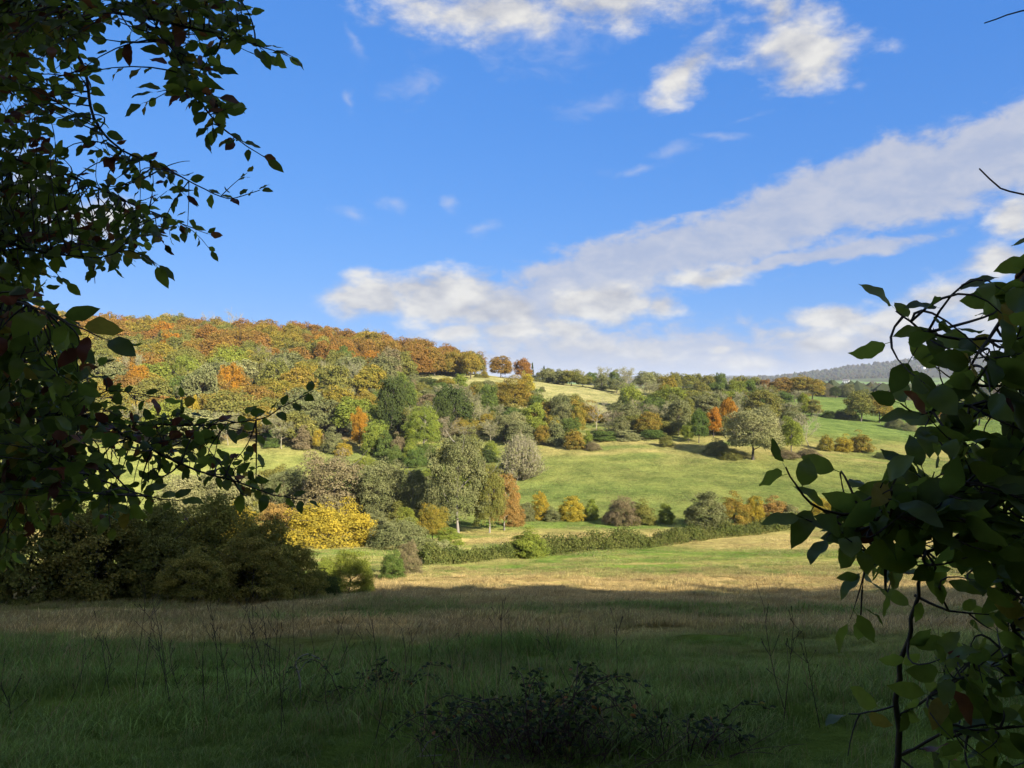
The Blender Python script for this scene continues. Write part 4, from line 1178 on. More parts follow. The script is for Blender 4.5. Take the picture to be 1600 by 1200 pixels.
def distant_country():
    rng = np.random.default_rng(55)
    n = 5200
    # far-off trees in hedgerows and hanging woods: blobs of a dozen faces each, one mass
    D = np.exp(rng.uniform(math.log(520), math.log(6500), n * 3)); u = rng.uniform(-.05, .8, n * 3)
    X = u * D
    row = np.minimum(np.abs((X / 170. + .3 * np.sin(D / 300.)) % 1 - .5), np.abs((D / 260. + .2 * np.sin(X / 170.)) % 1 - .5))
    keep = (row > .46) | ((D > 2900) & (rng.uniform(0, 1, len(D)) < .8)) | (fbm(X / 240., D / 240., 12, 2) > .63)
    X, D = X[keep][:n], D[keep][:n]
    n = len(X)
    Z = ground_z(X, D)
    s = rng.uniform(3.5, 7, n) * (1 + smooth(2500, 4500, D) * .8)
    # low dome: two rings and a top
    k = 6
    a = np.linspace(0, 2 * np.pi, k, endpoint=False)
    ring = np.concatenate([np.stack([np.cos(a), np.sin(a), a * 0 - .1], 1), np.stack([np.cos(a + .5) * .85, np.sin(a + .5) * .85, a * 0 + .95], 1), [[0, 0, 1.6]]])
    F = []
    for i in range(k):
        j = (i + 1) % k
        F += [(i, j, k + i), (j, k + j, k + i), (k + i, k + j, 2 * k)]
    F = np.array(F)
    V = np.stack([X, D, Z], 1)[:, None, :] + ring[None] * s[:, None, None] * rng.uniform(.75, 1.25, (n, 2 * k + 1, 1))
    FF = (F[None] + (np.arange(n) * (2 * k + 1))[:, None, None]).reshape(-1, 3)
    v = np.repeat(rng.uniform(0, 1, n), 2 * k + 1)
    mt = foliage_mat('leaf_far', (.095, .075, .04), (.05, .06, .03), .1)
    o = link('distant_woodland', mesh_np('distant_woodland', V.reshape(-1, 3), FF, [mt], attrs={'v': v, 'w': v}))
    tag(o, 'far-off hedgerows and hanging woods on the distant hills', 'woodland', kind='stuff')
    # whitewashed houses on the far hillside
    wm = bark_mat('white_render', (.80, .79, .76), (.70, .69, .66), .3); rm = bark_mat('slate_roof', (.16, .14, .13), (.11, .10, .10), .5)
    gm = bark_mat('window_glass', (.05, .06, .07), (.03, .035, .04), .5)

    def box(x0, x1, y0, y1, z0, z1):
        V = np.array([[x, y, z] for z in (z0, z1) for y in (y0, y1) for x in (x0, x1)], float)
        return V, np.array([[0, 2, 3, 1], [4, 5, 7, 6], [0, 1, 5, 4], [2, 6, 7, 3], [0, 4, 6, 2], [1, 3, 7, 5]])
    Vb, Fb = box(-8, 8, -5, 5, -3, 7)
    wall = mesh_np('house_wall', Vb, Fb, [wm])
    Vr = np.array([[-8.6, -5.8, 6.6], [8.6, -5.8, 6.6], [8.6, 5.8, 6.6], [-8.6, 5.8, 6.6], [-8.6, 0, 11.5], [8.6, 0, 11.5]])
    roof = mesh_np('house_roof', Vr, [np.array([[0, 1, 5, 4], [2, 3, 4, 5], [0, 3, 2, 1]]), np.array([[0, 4, 3], [1, 2, 5]])], [rm])
    Vw, Fw = box(-.8, .8, -5.12, -4.9, 0, 2.0)
    win = mesh_np('house_window', Vw, Fw, [gm])
    for i, (px, py, dd, sc, lab) in enumerate(((1322, 601, 2300, 1.1, 'lone white house below the far wooded hill'), (1436, 580, 3350, 1.0, 'white house highest in the far hillside village'),
                                         (1447, 577, 3450, 1.1, 'white house behind the highest in the far village'), (1458, 579, 3400, 1.0, 'white house at the far village edge'),
                                         (1443, 583, 3250, 1.0, 'white house lowest in the far village'), (1376, 607, 1500, .8, 'small pale house above the hedgerow oaks'))):
        x = (px - 800) / FPX * dd
        r = empty('house', (x, dd, gz(x, dd) + 2), .3 * i - .6, (sc, sc, sc))
        link('wall', wall, r); link('roof', roof, r)
        for wx in (-5, 0, 5):
            for wz in (.2, 3.8):
                q = link('window', win, r); q.location = (wx, 0, wz)
        tag(r, lab, 'house', 'white houses of the far village')


def wood_behind():
    """the wood at whose edge the photographer stands; its shade covers the near meadow"""
    rng = np.random.default_rng(77)
    base = crown_mesh('wood_tmp', 500, 'tall', 120, 22, .095, .16, .02, .2)
    nv = len(base.vertices); V0 = np.empty(nv * 3, np.float32); base.vertices.foreach_get('co', V0); V0 = V0.reshape(-1, 3)
    bpy.data.meshes.remove(base)
    F0 = np.arange(nv).reshape(-1, 4)
    tr, _ = limb_polys(501, .8, r0=.018, limbs=5)
    VT, FT = tubes(tr, 5)
    VV, F1, F2, off = [], [], [], 0
    rows = []
    for y0, top in ((-9.5, 23.3), (-13, 23.6), (-17, 24), (-21, 24.6), (-26, 25.5)):
        x = -55 + rng.uniform(0, 4)
        while x < 140:
            rows.append((x, y0 + rng.uniform(-.8, .8), top + 4.0 * (1 - float(smooth(26, 40, x))) - float(smooth(60, 130, x)) + rng.uniform(-.25, .25)))
            x += rng.uniform(3.0, 4.0) if y0 > -14 else rng.uniform(4.2, 5.6)
    for (x, y, top) in rows:
        z = gz(x, y); h = top - z; w = rng.uniform(8, 9.5)
        a = rng.uniform(0, 6.28)
        Rm = np.array([[math.cos(a), -math.sin(a), 0], [math.sin(a), math.cos(a), 0], [0, 0, 1]])
        A = (V0 @ Rm.T) * np.array([w, w, h]) + np.array([x, y, z])
        B = (VT @ Rm.T) * np.array([w, w, h]) + np.array([x, y, z])
        VV += [A, B]; F1.append(F0 + off); F2.append(FT + off + nv); off += nv + len(VT)
    V = np.concatenate(VV); nf1 = sum(len(f) for f in F1)
    F = np.concatenate(F1 + F2)
    mi = np.r_[np.zeros(nf1), np.ones(len(F) - nf1)]
    vv = np.repeat(rng.uniform(0, 1, (len(V) + 3) // 4), 4)[:len(V)]
    o = link('woodland', mesh_np('woodland', V, F, [MATS['leaf_olive'], BARK], midx=mi, attrs={'v': vv, 'w': vv}))
    tag(o, 'tall wood on the bank behind that shades the near meadow', 'woodland', kind='stuff')


def wood_beyond():
    """the hillside wood carries on out of the picture"""
    rng = np.random.default_rng(78)
    base = crown_mesh('wood_tmp', 510, 'dome', 60, 10, .12, .17, .02, .3)
    nv = len(base.vertices); V0 = np.empty(nv * 3, np.float32); base.vertices.foreach_get('co', V0); V0 = V0.reshape(-1, 3)
    bpy.data.meshes.remove(base)
    VV, MI = [], []
    for D in range(202, 412, 14):
        x = -1.45 * D
        while x < -.70 * D:
            y = D + rng.uniform(-4, 4); z = gz(x, y); w = rng.uniform(11, 15); h = rng.uniform(10, 14)
            a = rng.uniform(0, 6.28); c_, s_ = math.cos(a), math.sin(a)
            VV.append((V0 @ np.array([[c_, -s_, 0], [s_, c_, 0], [0, 0, 1]]).T) * np.array([w * 1.15, w * 1.15, h * 1.1]) + np.array([x, y, z]))
            MI.append(np.full(nv // 4, rng.integers(0, 4)))
            x += rng.uniform(9, 12)
    V = np.concatenate(VV); F = np.arange(len(V)).reshape(-1, 4)
    vv = np.repeat(rng.uniform(0, 1, len(F)), 4)
    o = link('hillside_woodland', mesh_np('hillside_woodland', V, F, [MATS['leaf_' + k] for k in ('copper', 'goldol', 'olive', 'greyol')], midx=np.concatenate(MI), attrs={'v': vv, 'w': vv}))
    tag(o, 'autumn wood carrying on along the hill behind the overhanging tree', 'woodland', kind='stuff')


# ------------------------------------------------------------------ overhanging branches in front


def leaf_shape(seed):
    rng = np.random.default_rng(seed)
    k = 11
    t = np.linspace(0, 1, k)
    wdt = rng.uniform(.235, .31) * np.sin(np.pi * t ** .88) ** .72 * (1.05 - .2 * t ** 2)
    wdt[-2] *= .8; wdt[-1] = .003; wdt[0] = .01
    curl, droop, fold = rng.uniform(-.1, .1), rng.uniform(.05, .3), rng.uniform(.08, .3)
    V = []
    for i in range(k):
        wl = wdt[i] * (1 + .05 * math.sin(t[i] * 16 + seed)); wr = wdt[i] * (1 + .05 * math.sin(t[i] * 15 + seed * 2))
        zz = -droop * t[i] ** 2 + .03 * math.sin(t[i] * 9 + seed)
        sx = curl * t[i] ** 2
        V += [[sx - wl, t[i], zz + wl * fold + .02 * math.sin(t[i] * 18 + seed)], [sx, t[i], zz], [sx + wr, t[i], zz + wr * fold - .02 * math.sin(t[i] * 18 + seed)]]
    V = np.array(V)
    F = []
    for i in range(k - 1):
        F += [(3 * i, 3 * i + 1, 3 * i + 4, 3 * i + 3), (3 * i + 1, 3 * i + 2, 3 * i + 5, 3 * i + 4)]
    # leaf stalk
    V = np.concatenate([V, [[-.012, -.22, .03], [.012, -.22, .03], [.012, .02, 0], [-.012, .02, 0]]])
    F.append((3 * k, 3 * k + 1, 3 * k + 2, 3 * k + 3))
    return V, np.array(F)


def near_leaf_mat(name, col, back, rough=.5):
    mt = bpy.data.materials.new(name); mt.use_nodes = True
    t = mt.node_tree; t.nodes.clear(); mk = NT(t)
    g = mk('ShaderNodeNewGeometry')
    ns = mk('ShaderNodeTexNoise', {'Vector': g.outputs['Position'], 'Scale': 55.0, 'Detail': 4.0, 'Roughness': .6})
    v = mk('ShaderNodeMapRange', {0: ns.outputs[0], 1: .3, 2: .7, 3: .65, 4: 1.35}).outputs[0]
    c = mk('ShaderNodeHueSaturation', {'Hue': .5, 'Saturation': 1., 'Value': v, 'Color': (*col, 1)}).outputs[0]
    d = mk('ShaderNodeBsdfPrincipled', {'Base Color': c, 'Roughness': rough, 'Specular IOR Level': .22})
    tr = mk('ShaderNodeBsdfTranslucent', {0: (*back, 1)})
    mx = mk('ShaderNodeMixShader', {0: .42, 1: d.outputs[0], 2: tr.outputs[0]})
    out = mk('ShaderNodeOutputMaterial')
    t.links.new(mx.outputs[0], out.inputs[0])
    return mt


def spline(pts, step=.03):
    pts = np.asarray(pts, float)
    Pp = np.concatenate([[2 * pts[0] - pts[1]], pts, [2 * pts[-1] - pts[-2]]])
    out = []
    for i in range(1, len(Pp) - 2):
        n = max(2, int(np.linalg.norm(Pp[i + 1] - Pp[i]) / step))
        t = np.linspace(0, 1, n, endpoint=False)[:, None]
        a, b, c, d = Pp[i - 1], Pp[i], Pp[i + 1], Pp[i + 2]
        out.append(.5 * ((2 * b) + (-a + c) * t + (2 * a - 5 * b + 4 * c - d) * t ** 2 + (-a + 3 * b - 3 * c + d) * t ** 3))
    out.append(pts[-1:])
    return np.concatenate(out)


LEAF_SHAPES = [leaf_shape(s) for s in (1, 2, 3, 4, 5)]


def overhang(name, label, cat, trunk, branches, regions, seed, leaf_len, mats, weights, spacing, n_parts=290, facing=.55, shoot=1.0):
    """a small tree at the meadow's edge: trunk, limbs, twigs and single leaves"""
    rng = np.random.default_rng(seed)
    base = np.asarray(trunk[0][0][0], float)
    root = empty(name, base)
    V, F = tubes([(spline(p, .1), np.linspace(r0, r1, len(spline(p, .1)))) for p, r0, r1 in trunk], 10)
    link('trunk', mesh_np('near_trunk', V - base, F, [DARKBARK], smooth_shade=True), root)
    skel, dirs = [], []
    leaves = []
    twigs = []

    def leaves_along(c, sp, start, size, tip=True):
        ln = np.r_[0, np.cumsum(np.linalg.norm(np.diff(c, axis=0), axis=1))]
        s = ln[-1] * start; side = 1
        while s < ln[-1]:
            p = np.array([np.interp(s, ln, c[:, q]) for q in range(3)])
            j = min(int(np.searchsorted(ln, s)), len(c) - 1)
            td = c[j] - c[max(j - 1, 0)]; td /= np.linalg.norm(td) + 1e-9
            sd_ = np.cross(td, np.array([0, -.6, .8])); sd_ /= np.linalg.norm(sd_) + 1e-9
            d = td * .65 + sd_ * side * .8 + rng.normal(size=3) * .28 + np.array([0, 0, -.12])
            leaves.append((p, d, size * rng.uniform(.6, 1.15)))
            side = -side; s += sp * rng.uniform(.6, 1.5)
        if tip:
            td = c[-1] - c[-2]
            leaves.append((c[-1], td / (np.linalg.norm(td) + 1e-9) + rng.normal(size=3) * .15, size * rng.uniform(.7, 1.1)))
    for bi, (pts, r0, start, sp, sz) in enumerate(branches):
        c = spline([P(*q) for q in pts], .025)
        c = c + np.cumsum(rng.normal(size=c.shape), axis=0) * .0012
        V, F = tubes([(c, np.linspace(r0, .0012, len(c)))], 6)
        link('branch', mesh_np('near_branch', V - base, F, [DARKBARK], smooth_shade=True), root)
        skel.append(c); dirs.append(np.full(len(c), bi))
        # side shoots
        nsh = int(len(c) * .025 / .09) if start < .9 else 0
        for q in range(nsh):
            j = int(len(c) * rng.uniform(max(start - .1, 0.02), .95)); td = c[min(j + 1, len(c) - 1)] - c[j - 1]; td /= np.linalg.norm(td) + 1e-9
            d = td * .7 + rnd_dirs(rng, 1)[0] * .7; d /= np.linalg.norm(d)
            L = rng.uniform(.06, .2) * (leaf_len / .07) * shoot
            e = bez(c[j], c[j] + d * L * .5 + rng.normal(size=3) * .01, c[j] + d * L + np.array([0, 0, -.02]), 5)
            twigs.append((e, np.linspace(.0018, .0008, 5)))
            if rng.uniform() < .8: leaves_along(e, spacing, .2, leaf_len * sz)
        if start < .9: leaves_along(c, sp, start, leaf_len * sz)
    S = np.concatenate(skel)
    for poly, n, d0, d1, sz in regions:
        poly = np.array(poly, float); lo, hi = poly.min(0), poly.max(0)
        cnt = 0
        while cnt < n:
            q = rng.uniform(lo, hi)
            ins = False; j = len(poly) - 1
            for i in range(len(poly)):
                if (poly[i, 1] > q[1]) != (poly[j, 1] > q[1]) and q[0] < (poly[j, 0] - poly[i, 0]) * (q[1] - poly[i, 1]) / (poly[j, 1] - poly[i, 1]) + poly[i, 0]: ins = not ins
                j = i
            if not ins: continue
            cnt += 1
            tp = P(q[0], q[1], rng.uniform(d0, d1))
            dist = np.linalg.norm(S - tp, axis=1) + rng.uniform(0, .12, len(S))
            k = int(np.argmin(dist)); st = S[k]
            L = np.linalg.norm(tp - st)
            if L > .45: st = tp + (st - tp) / L * .45
            e = bez(st, (st + tp) / 2 + rng.normal(size=3) * .04, tp, 7)
            twigs.append((e, np.linspace(.0026, .0009, 7)))
            leaves_along(e, spacing, .3, leaf_len * sz)
    V, F = tubes(twigs, 4)
    tag(link('twigs', mesh_np('near_twigs', V - base, F, [DARKBARK]), root), kind='stuff')
    # the leaves that show largest are objects, the rest one mass
    Pn = np.array([l[0] for l in leaves]); Dn = np.array([l[1] for l in leaves]); Ln = np.array([l[2] for l in leaves])
    m = len(Pn)
    N = np.array([0, -facing, .45]) + rng.normal(size=(m, 3)) * .6
    Dn = Dn / np.linalg.norm(Dn, axis=1, keepdims=True)
    N = N - Dn * np.sum(N * Dn, axis=1, keepdims=True); N /= np.linalg.norm(N, axis=1, keepdims=True) + 1e-9
    Sx = np.cross(Dn, N)
    pick = rng.choice(len(mats), m, p=weights); shp = rng.integers(0, len(LEAF_SHAPES), m)
    px = Pn[:, 0] / Pn[:, 1]; py = Pn[:, 2] / Pn[:, 1]
    vis = (np.abs(px) < .66) & (np.abs(py) < .495) & (Pn[:, 1] > .3)
    facing_a = np.abs(np.sum(N * Pn, axis=1)) / np.linalg.norm(Pn, axis=1)
    score = np.where(vis, Ln / Pn[:, 1] * (.25 + facing_a), 0)
    order = np.argsort(-score)
    sel = order[:n_parts]; sel = sel[score[sel] > 0]
    isel = np.zeros(m, bool); isel[sel] = True
    from mathutils import Matrix
    lm = [mesh_np('leaf', v_, f_, [mats[0]], smooth_shade=True) for v_, f_ in LEAF_SHAPES]
    for i in sel:
        o = link('leaf', lm[shp[i]], root, mats[pick[i]])
        M = np.eye(4); s = Ln[i]
        M[:3, 0] = Sx[i] * s; M[:3, 1] = Dn[i] * s; M[:3, 2] = N[i] * s; M[:3, 3] = Pn[i] - base + Dn[i] * s * .2
        o.matrix_basis = Matrix(M.tolist())
    VV, FF, MM, off = [], [], [], 0
    for i in np.where(~isel)[0]:
        v_, f_ = LEAF_SHAPES[shp[i]]
        A = v_[:, :1] * Sx[i] + v_[:, 1:2] * Dn[i] + v_[:, 2:] * N[i]
        VV.append(A * Ln[i] + Pn[i] - base + Dn[i] * Ln[i] * .2); FF.append(f_ + off); MM.append(np.full(len(f_), pick[i])); off += len(v_)
    if VV:
        tag(link('leaves', mesh_np('near_leaves', np.concatenate(VV), np.concatenate(FF), mats, midx=np.concatenate(MM), smooth_shade=True), root), kind='stuff')
    tag(root, label, cat)
    print(name, 'leaves', m)


def build_overhangs():
    G = near_leaf_mat('leaf_near_green', (.085, .125, .022), (.28, .36, .045))
    DG = near_leaf_mat('leaf_near_dark', (.05, .08, .018), (.16, .22, .03))
    YL = near_leaf_mat('leaf_near_yellow', (.22, .18, .035), (.35, .28, .04))
    BR = near_leaf_mat('leaf_near_brown', (.15, .06, .022), (.26, .10, .03))
    RD = near_leaf_mat('leaf_near_red', (.09, .035, .02), (.16, .05, .025))
    x0, y0 = -3.1, 2.2
    g0 = gz(x0, y0)
    trunk = [([(x0, y0, g0 - .1), (x0 + .05, y0, g0 + 1.2), (x0 - .05, y0 + .1, g0 + 2.6), (x0 + .1, y0 + .2, g0 + 4.0), (x0 - .1, y0 + .3, g0 + 5.6)], .12, .008)]
    hub = lambda px, py, d: (px, py, d)
    B = [  # (pixel polyline with distances, radius, leaf start, leaf spacing, leaf size)
        ([(-620, 60, 2.5), (-150, -60, 2.4), (60, -5, 2.3), (200, 18, 2.25), (330, 45, 2.2), (400, 66, 2.2), (452, 84, 2.2)], .016, .25, .032, 1.0),
        ([(200, 18, 2.25), (265, 70, 2.2), (300, 130, 2.15), (330, 182, 2.1), (360, 212, 2.1), (416, 252, 2.1)], .006, .1, .026, 1.0),
        ([(-600, 160, 2.5), (-150, 20, 2.6), (60, 30, 2.5), (118, 95, 2.45), (135, 185, 2.4), (180, 235, 2.4), (235, 258, 2.4), (295, 292, 2.4), (345, 312, 2.4), (396, 300, 2.4)], .014, .3, .024, .8),
        ([(-600, 330, 2.4), (-100, 230, 2.5), (20, 250, 2.6), (105, 275, 2.6), (200, 322, 2.6), (262, 346, 2.6), (318, 368, 2.6)], .012, .3, .024, .75),
        ([(-600, 420, 2.4), (-100, 360, 2.3), (10, 385, 2.2), (80, 402, 2.1), (150, 408, 2.05), (200, 400, 2.0), (240, 420, 2.0)], .010, .3, .05, 1.0),
        ([(-620, 500, 2.3), (-150, 440, 2.0), (0, 470, 1.75), (70, 495, 1.6), (120, 520, 1.5), (175, 545, 1.45)], .010, .3, .035, 1.15),
        ([(-600, 700, 2.5), (-100, 640, 2.4), (60, 640, 2.3), (200, 655, 2.3), (300, 661, 2.25), (400, 651, 2.2), (440, 630, 2.2), (490, 603, 2.2)], .012, .3, .022, .78),
        ([(-100, 640, 2.4), (60, 645, 2.2), (140, 645, 2.15), (220, 682, 2.1), (300, 722, 2.05), (380, 746, 2.0), (430, 765, 2.0), (482, 772, 2.0)], .008, .25, .02, .72),
        ([(-600, 760, 2.4), (-100, 700, 2.2), (30, 705, 2.0), (110, 733, 1.9), (200, 770, 1.85), (262, 785, 1.8)], .010, .3, .026, .9),
        ([(-600, 620, 2.4), (-100, 560, 2.3), (20, 575, 2.2), (110, 610, 2.1), (170, 600, 2.1), (240, 610, 2.1)], .010, .3, .026, .9),
    ]
    B += [([(-760, -300, 2.4), (-500, -420, 2.4), (-200, -480, 2.5), (60, -440, 2.6)], .012, .2, .05, 1.0), ([(-770, -100, 2.4), (-1000, -260, 2.2), (-1300, -330, 2.0)], .012, .2, .05, 1.0),
          ([(-690, 200, 2.4), (-950, 150, 2.2), (-1250, 160, 2.0)], .012, .2, .05, 1.0)]
    Rg = [  # (pixel polygon, shoots, nearest, farthest, leaf size)
        ([(-80, -40), (180, -40), (120, 90), (80, 200), (90, 330), (40, 360), (-80, 360)], 320, 2.0, 3.2, .9),
        ([(100, -40), (380, -40), (400, 40), (330, 90), (230, 40)], 52, 2.0, 2.5, .95),
        ([(250, 50), (350, 100), (370, 240), (330, 220), (270, 140)], 20, 2.0, 2.4, .95),
        ([(100, 190), (190, 230), (270, 270), (250, 340), (160, 330)], 16, 2.2, 2.7, .8),
        ([(-60, 330), (150, 340), (260, 350), (230, 400), (90, 460), (-60, 480)], 130, 2.1, 3.2, .85),
        ([(-60, 460), (90, 480), (130, 560), (140, 650), (120, 760), (-60, 800)], 240, 1.6, 2.8, .95),
        ([(120, 640), (320, 655), (400, 720), (420, 765), (300, 740), (180, 700)], 42, 1.95, 2.3, .75),
        ([(-60, 760), (150, 740), (250, 770), (200, 800), (60, 850), (-60, 900)], 50, 1.7, 2.6, .85),
    ]
    Rg += [([(-900, -700), (0, -600), (100, -250), (-400, -100), (-900, -200)], 110, 2.1, 3.0, 1.0), ([(-1500, -400), (-900, -400), (-900, 300), (-1500, 300)], 70, 1.7, 2.6, 1.0), ([(-600, -100), (-100, -60), (-100, 800), (-600, 800)], 120, 2.1, 2.9, 1.0)]
    overhang('beech_sapling', 'dark leafy tree overhanging from the side, green and bronze leaves against sky', 'tree', trunk, B, Rg, 5, .056,
             [G, DG, YL, BR, RD], [.33, .49, .05, .05, .08], .034)
    # hazel on the other side
    x1, y1 = .98, 1.55
    g1 = gz(x1, y1)
    stem = P(1402, 1200, 1.5)
    trunk2 = [([(.93, 1.5, gz(.93, 1.5) - .08), (.80, 1.5, -1.2), stem], .009, .0062),
              ([(1.18, 1.4, gz(1.18, 1.4) - .08), P(1745, 1500, 1.4), P(1738, 1180, 1.4), P(1715, 940, 1.36), P(1708, 760, 1.33), P(1700, 600, 1.32), P(1706, 330, 1.33), P(1716, 100, 1.42), P(1722, -60, 1.5), P(1700, -420, 1.6)], .017, .003)]
    B2 = [
        ([(1402, 1200, 1.5), (1406, 1140, 1.49), (1399, 1095, 1.48), (1406, 1060, 1.48), (1404, 1035, 1.47), (1417, 1000, 1.46), (1419, 965, 1.45), (1433, 930, 1.44), (1438, 890, 1.42), (1490, 855, 1.4), (1560, 800, 1.36), (1640, 760, 1.34), (1708, 760, 1.33)], .0062, .35, .06, .9),
        ([(1706, 330, 1.33), (1630, 392, 1.29), (1598, 428, 1.27), (1567, 487, 1.25), (1540, 527, 1.24), (1512, 568, 1.22), (1490, 620, 1.2)], .007, .2, .038, 1.0),
        ([(1540, 527, 1.24), (1500, 531, 1.22), (1446, 520, 1.2), (1420, 505, 1.2), (1396, 492, 1.2)], .003, .1, .034, .95),
        ([(1701, 640, 1.32), (1560, 640, 1.25), (1480, 640, 1.2), (1440, 652, 1.2), (1408, 632, 1.2)], .005, .2, .034, .95),
        ([(1708, 760, 1.33), (1560, 745, 1.22), (1500, 765, 1.18), (1440, 778, 1.16), (1380, 792, 1.14), (1320, 798, 1.13), (1268, 782, 1.12), (1242, 755, 1.12), (1222, 726, 1.12)], .006, .25, .032, .95),
        ([(1440, 778, 1.16), (1370, 822, 1.12), (1320, 832, 1.1), (1262, 812, 1.1)], .003, .2, .034, .95),
        ([(1560, 745, 1.22), (1500, 830, 1.2), (1440, 860, 1.2), (1380, 875, 1.2), (1345, 890, 1.2), (1335, 960, 1.2)], .004, .2, .04, .85),
        ([(1736, 1160, 1.4), (1620, 1100, 1.45), (1578, 1040, 1.4), (1585, 960, 1.38), (1550, 880, 1.36)], .006, .2, .045, .9),
        ([(1405, 1120, 1.49), (1450, 1090, 1.45), (1500, 1060, 1.42), (1560, 1010, 1.4)], .003, .1, .05, .8),
        ([(1403, 1100, 1.49), (1370, 1108, 1.45), (1330, 1112, 1.4)], .002, .3, .05, 1.0),
        ([(1430, 930, 1.44), (1480, 955, 1.4), (1540, 960, 1.38)], .003, .1, .045, .85),
        ([(1706, 330, 1.33), (1610, 303, 1.3), (1570, 296, 1.3), (1533, 266, 1.3)], .002, .97, .2, .25),
        ([(1720, -10, 1.48), (1600, 14, 1.5), (1542, 33, 1.5)], .002, .99, .2, .2),
        ([(1405, 1180, 1.49), (1470, 1150, 1.45), (1540, 1140, 1.42), (1640, 1130, 1.4), (1734, 1130, 1.4)], .003, .1, .05, .9),
    ]
    R2 = [
        ([(1450, 560), (1545, 450), (1700, 400), (1700, 700), (1480, 720), (1440, 640)], 56, 1.05, 1.35, .95),
        ([(1370, 720), (1700, 640), (1700, 870), (1460, 860), (1370, 800)], 92, 1.05, 1.35, .95),
        ([(1260, 780), (1400, 770), (1480, 850), (1370, 870), (1300, 830)], 14, 1.05, 1.25, .9),
        ([(1350, 850), (1480, 850), (1440, 930), (1340, 910)], 9, 1.15, 1.35, .8),
        ([(1480, 850), (1700, 830), (1700, 1000), (1560, 990)], 32, 1.2, 1.5, .9),
        ([(1440, 1000), (1700, 950), (1700, 1230), (1430, 1230), (1470, 1100)], 62, 1.3, 1.7, .95),
    ]
    R2.append(([(1640, -400), (1800, -400), (1820, 700), (1690, 700), (1670, 100)], 36, 1.3, 1.7, .95))
    overhang('hazel', 'dark hazel shoot with broad serrated-looking leaves rising at the meadow edge', 'shrub', trunk2, B2, R2, 8, .061,
             [G, DG, YL, BR, RD], [.58, .385, .015, .015, .005], .05, facing=.75, shoot=.45)


# ------------------------------------------------------------------ things in the near grass


def bramble():
    rng = np.random.default_rng(91)
    G = near_leaf_mat('leaf_bramble', (.07, .11, .025), (.16, .22, .04), .7)
    G2 = near_leaf_mat('leaf_bramble_dark', (.022, .035, .013), (.05, .07, .02), .7)
    YL = near_leaf_mat('leaf_bramble_yellow', (.20, .18, .04), (.3, .25, .05), .5)
    OR = near_leaf_mat('leaf_bramble_orange', (.28, .12, .03), (.35, .15, .04), .5)
    cane = bark_mat('bramble_cane', (.10, .055, .04), (.05, .03, .025), 60)
    mats = [G, G2, YL, OR]

    def one(label, cx, cy, n, hmax, spread, seed):
        rng = np.random.default_rng(seed)
        base = np.array([cx, cy, gz(cx, cy)])
        root = empty('bramble', base)
        lv, thin = [], []
        for i in range(n):
            a = rng.uniform(0, 6.28); r = rng.uniform(.1, .5) * spread
            s = np.array([cx + math.cos(a) * r, cy + math.sin(a) * r * .6, 0]); s[2] = gz(s[0], s[1]) - .03
            a2 = a + rng.normal() * .9; L = rng.uniform(.5, 1.1) * spread
            e = s + np.array([math.cos(a2) * L, math.sin(a2) * L * .7, 0]); e[2] = gz(e[0], e[1]) + rng.uniform(.02, .3)
            h = hmax * rng.uniform(.55, 1.1)
            m_ = (s + e) / 2; m_[2] = max(s[2], e[2]) + h * 1.5
            c = bez(s, m_, e, 16) + np.cumsum(rng.normal(size=(16, 3)) * .006, axis=0)
            V, F = tubes([(c, np.linspace(.0045, .0018, 16))], 5)
            link('cane', mesh_np('bramble_cane', V - base, F, [cane], smooth_shade=True), root)
            for j in range(3, 16):
                for q in range(1):
                    d = rnd_dirs(rng, 1)[0]; d[2] = abs(d[2]) * .5
                    p = c[j] + d * .03
                    for k in (-1, 0, 1):
                        dd = d + np.cross(d, [0, 0, 1]) * k * .9
                        lv.append((p, dd, rng.uniform(.02, .045)))
        for i in range(int(n * 7)):  # dead twigs and stalks inside
            s = np.array([cx + rng.normal() * spread * .6, cy + rng.normal() * spread * .35, 0]); s[2] = gz(s[0], s[1]) - .02
            e = s + np.array([rng.normal() * .2, rng.normal() * .2, rng.uniform(.2, 1.0) * hmax])
            thin.append((bez(s, (s + e) / 2 + rng.normal(size=3) * .05, e, 5), np.array([.003, .0026, .002, .0015, .001])))
        V, F = tubes(thin, 4)
        tag(link('dead_stems', mesh_np('bramble_dead_stems', V - base, F, [cane]), root), kind='stuff')
        m = len(lv)
        Pn = np.array([l[0] for l in lv]); Dn = np.array([l[1] for l in lv]); Ln = np.array([l[2] for l in lv])
        Dn /= np.linalg.norm(Dn, axis=1, keepdims=True)
        N = np.array([0, -.2, .8]) + rng.normal(size=(m, 3)) * .5; N -= Dn * np.sum(N * Dn, axis=1, keepdims=True); N /= np.linalg.norm(N, axis=1, keepdims=True)
        Sx = np.cross(Dn, N)
        pick = rng.choice(4, m, p=[.40, .535, .045, .02])
        VV, FF, MM, off = [], [], [], 0
        for i in range(m):
            v_, f_ = LEAF_SHAPES[i % 5]
            VV.append((v_[:, :1] * Sx[i] + v_[:, 1:2] * Dn[i] + v_[:, 2:] * N[i]) * Ln[i] + Pn[i] - base); FF.append(f_ + off); MM.append(np.full(len(f_), pick[i])); off += len(v_)
        tag(link('leaves', mesh_np('bramble_leaves', np.concatenate(VV), np.concatenate(FF), mats, midx=np.concatenate(MM), smooth_shade=True), root), kind='stuff')
        tag(root, label, 'bramble')
    one('large dark bramble mound with arching canes at the bottom of the meadow', .12, 4.7, 50, .30, .6, 1)
    one('smaller bramble tangle beside the large mound, towards the thicket', -1.1, 6.2, 11, .24, .5, 2)
    one('low bramble sprawl between the mound and the hazel', 1.0, 4.5, 9, .16, .4, 3)


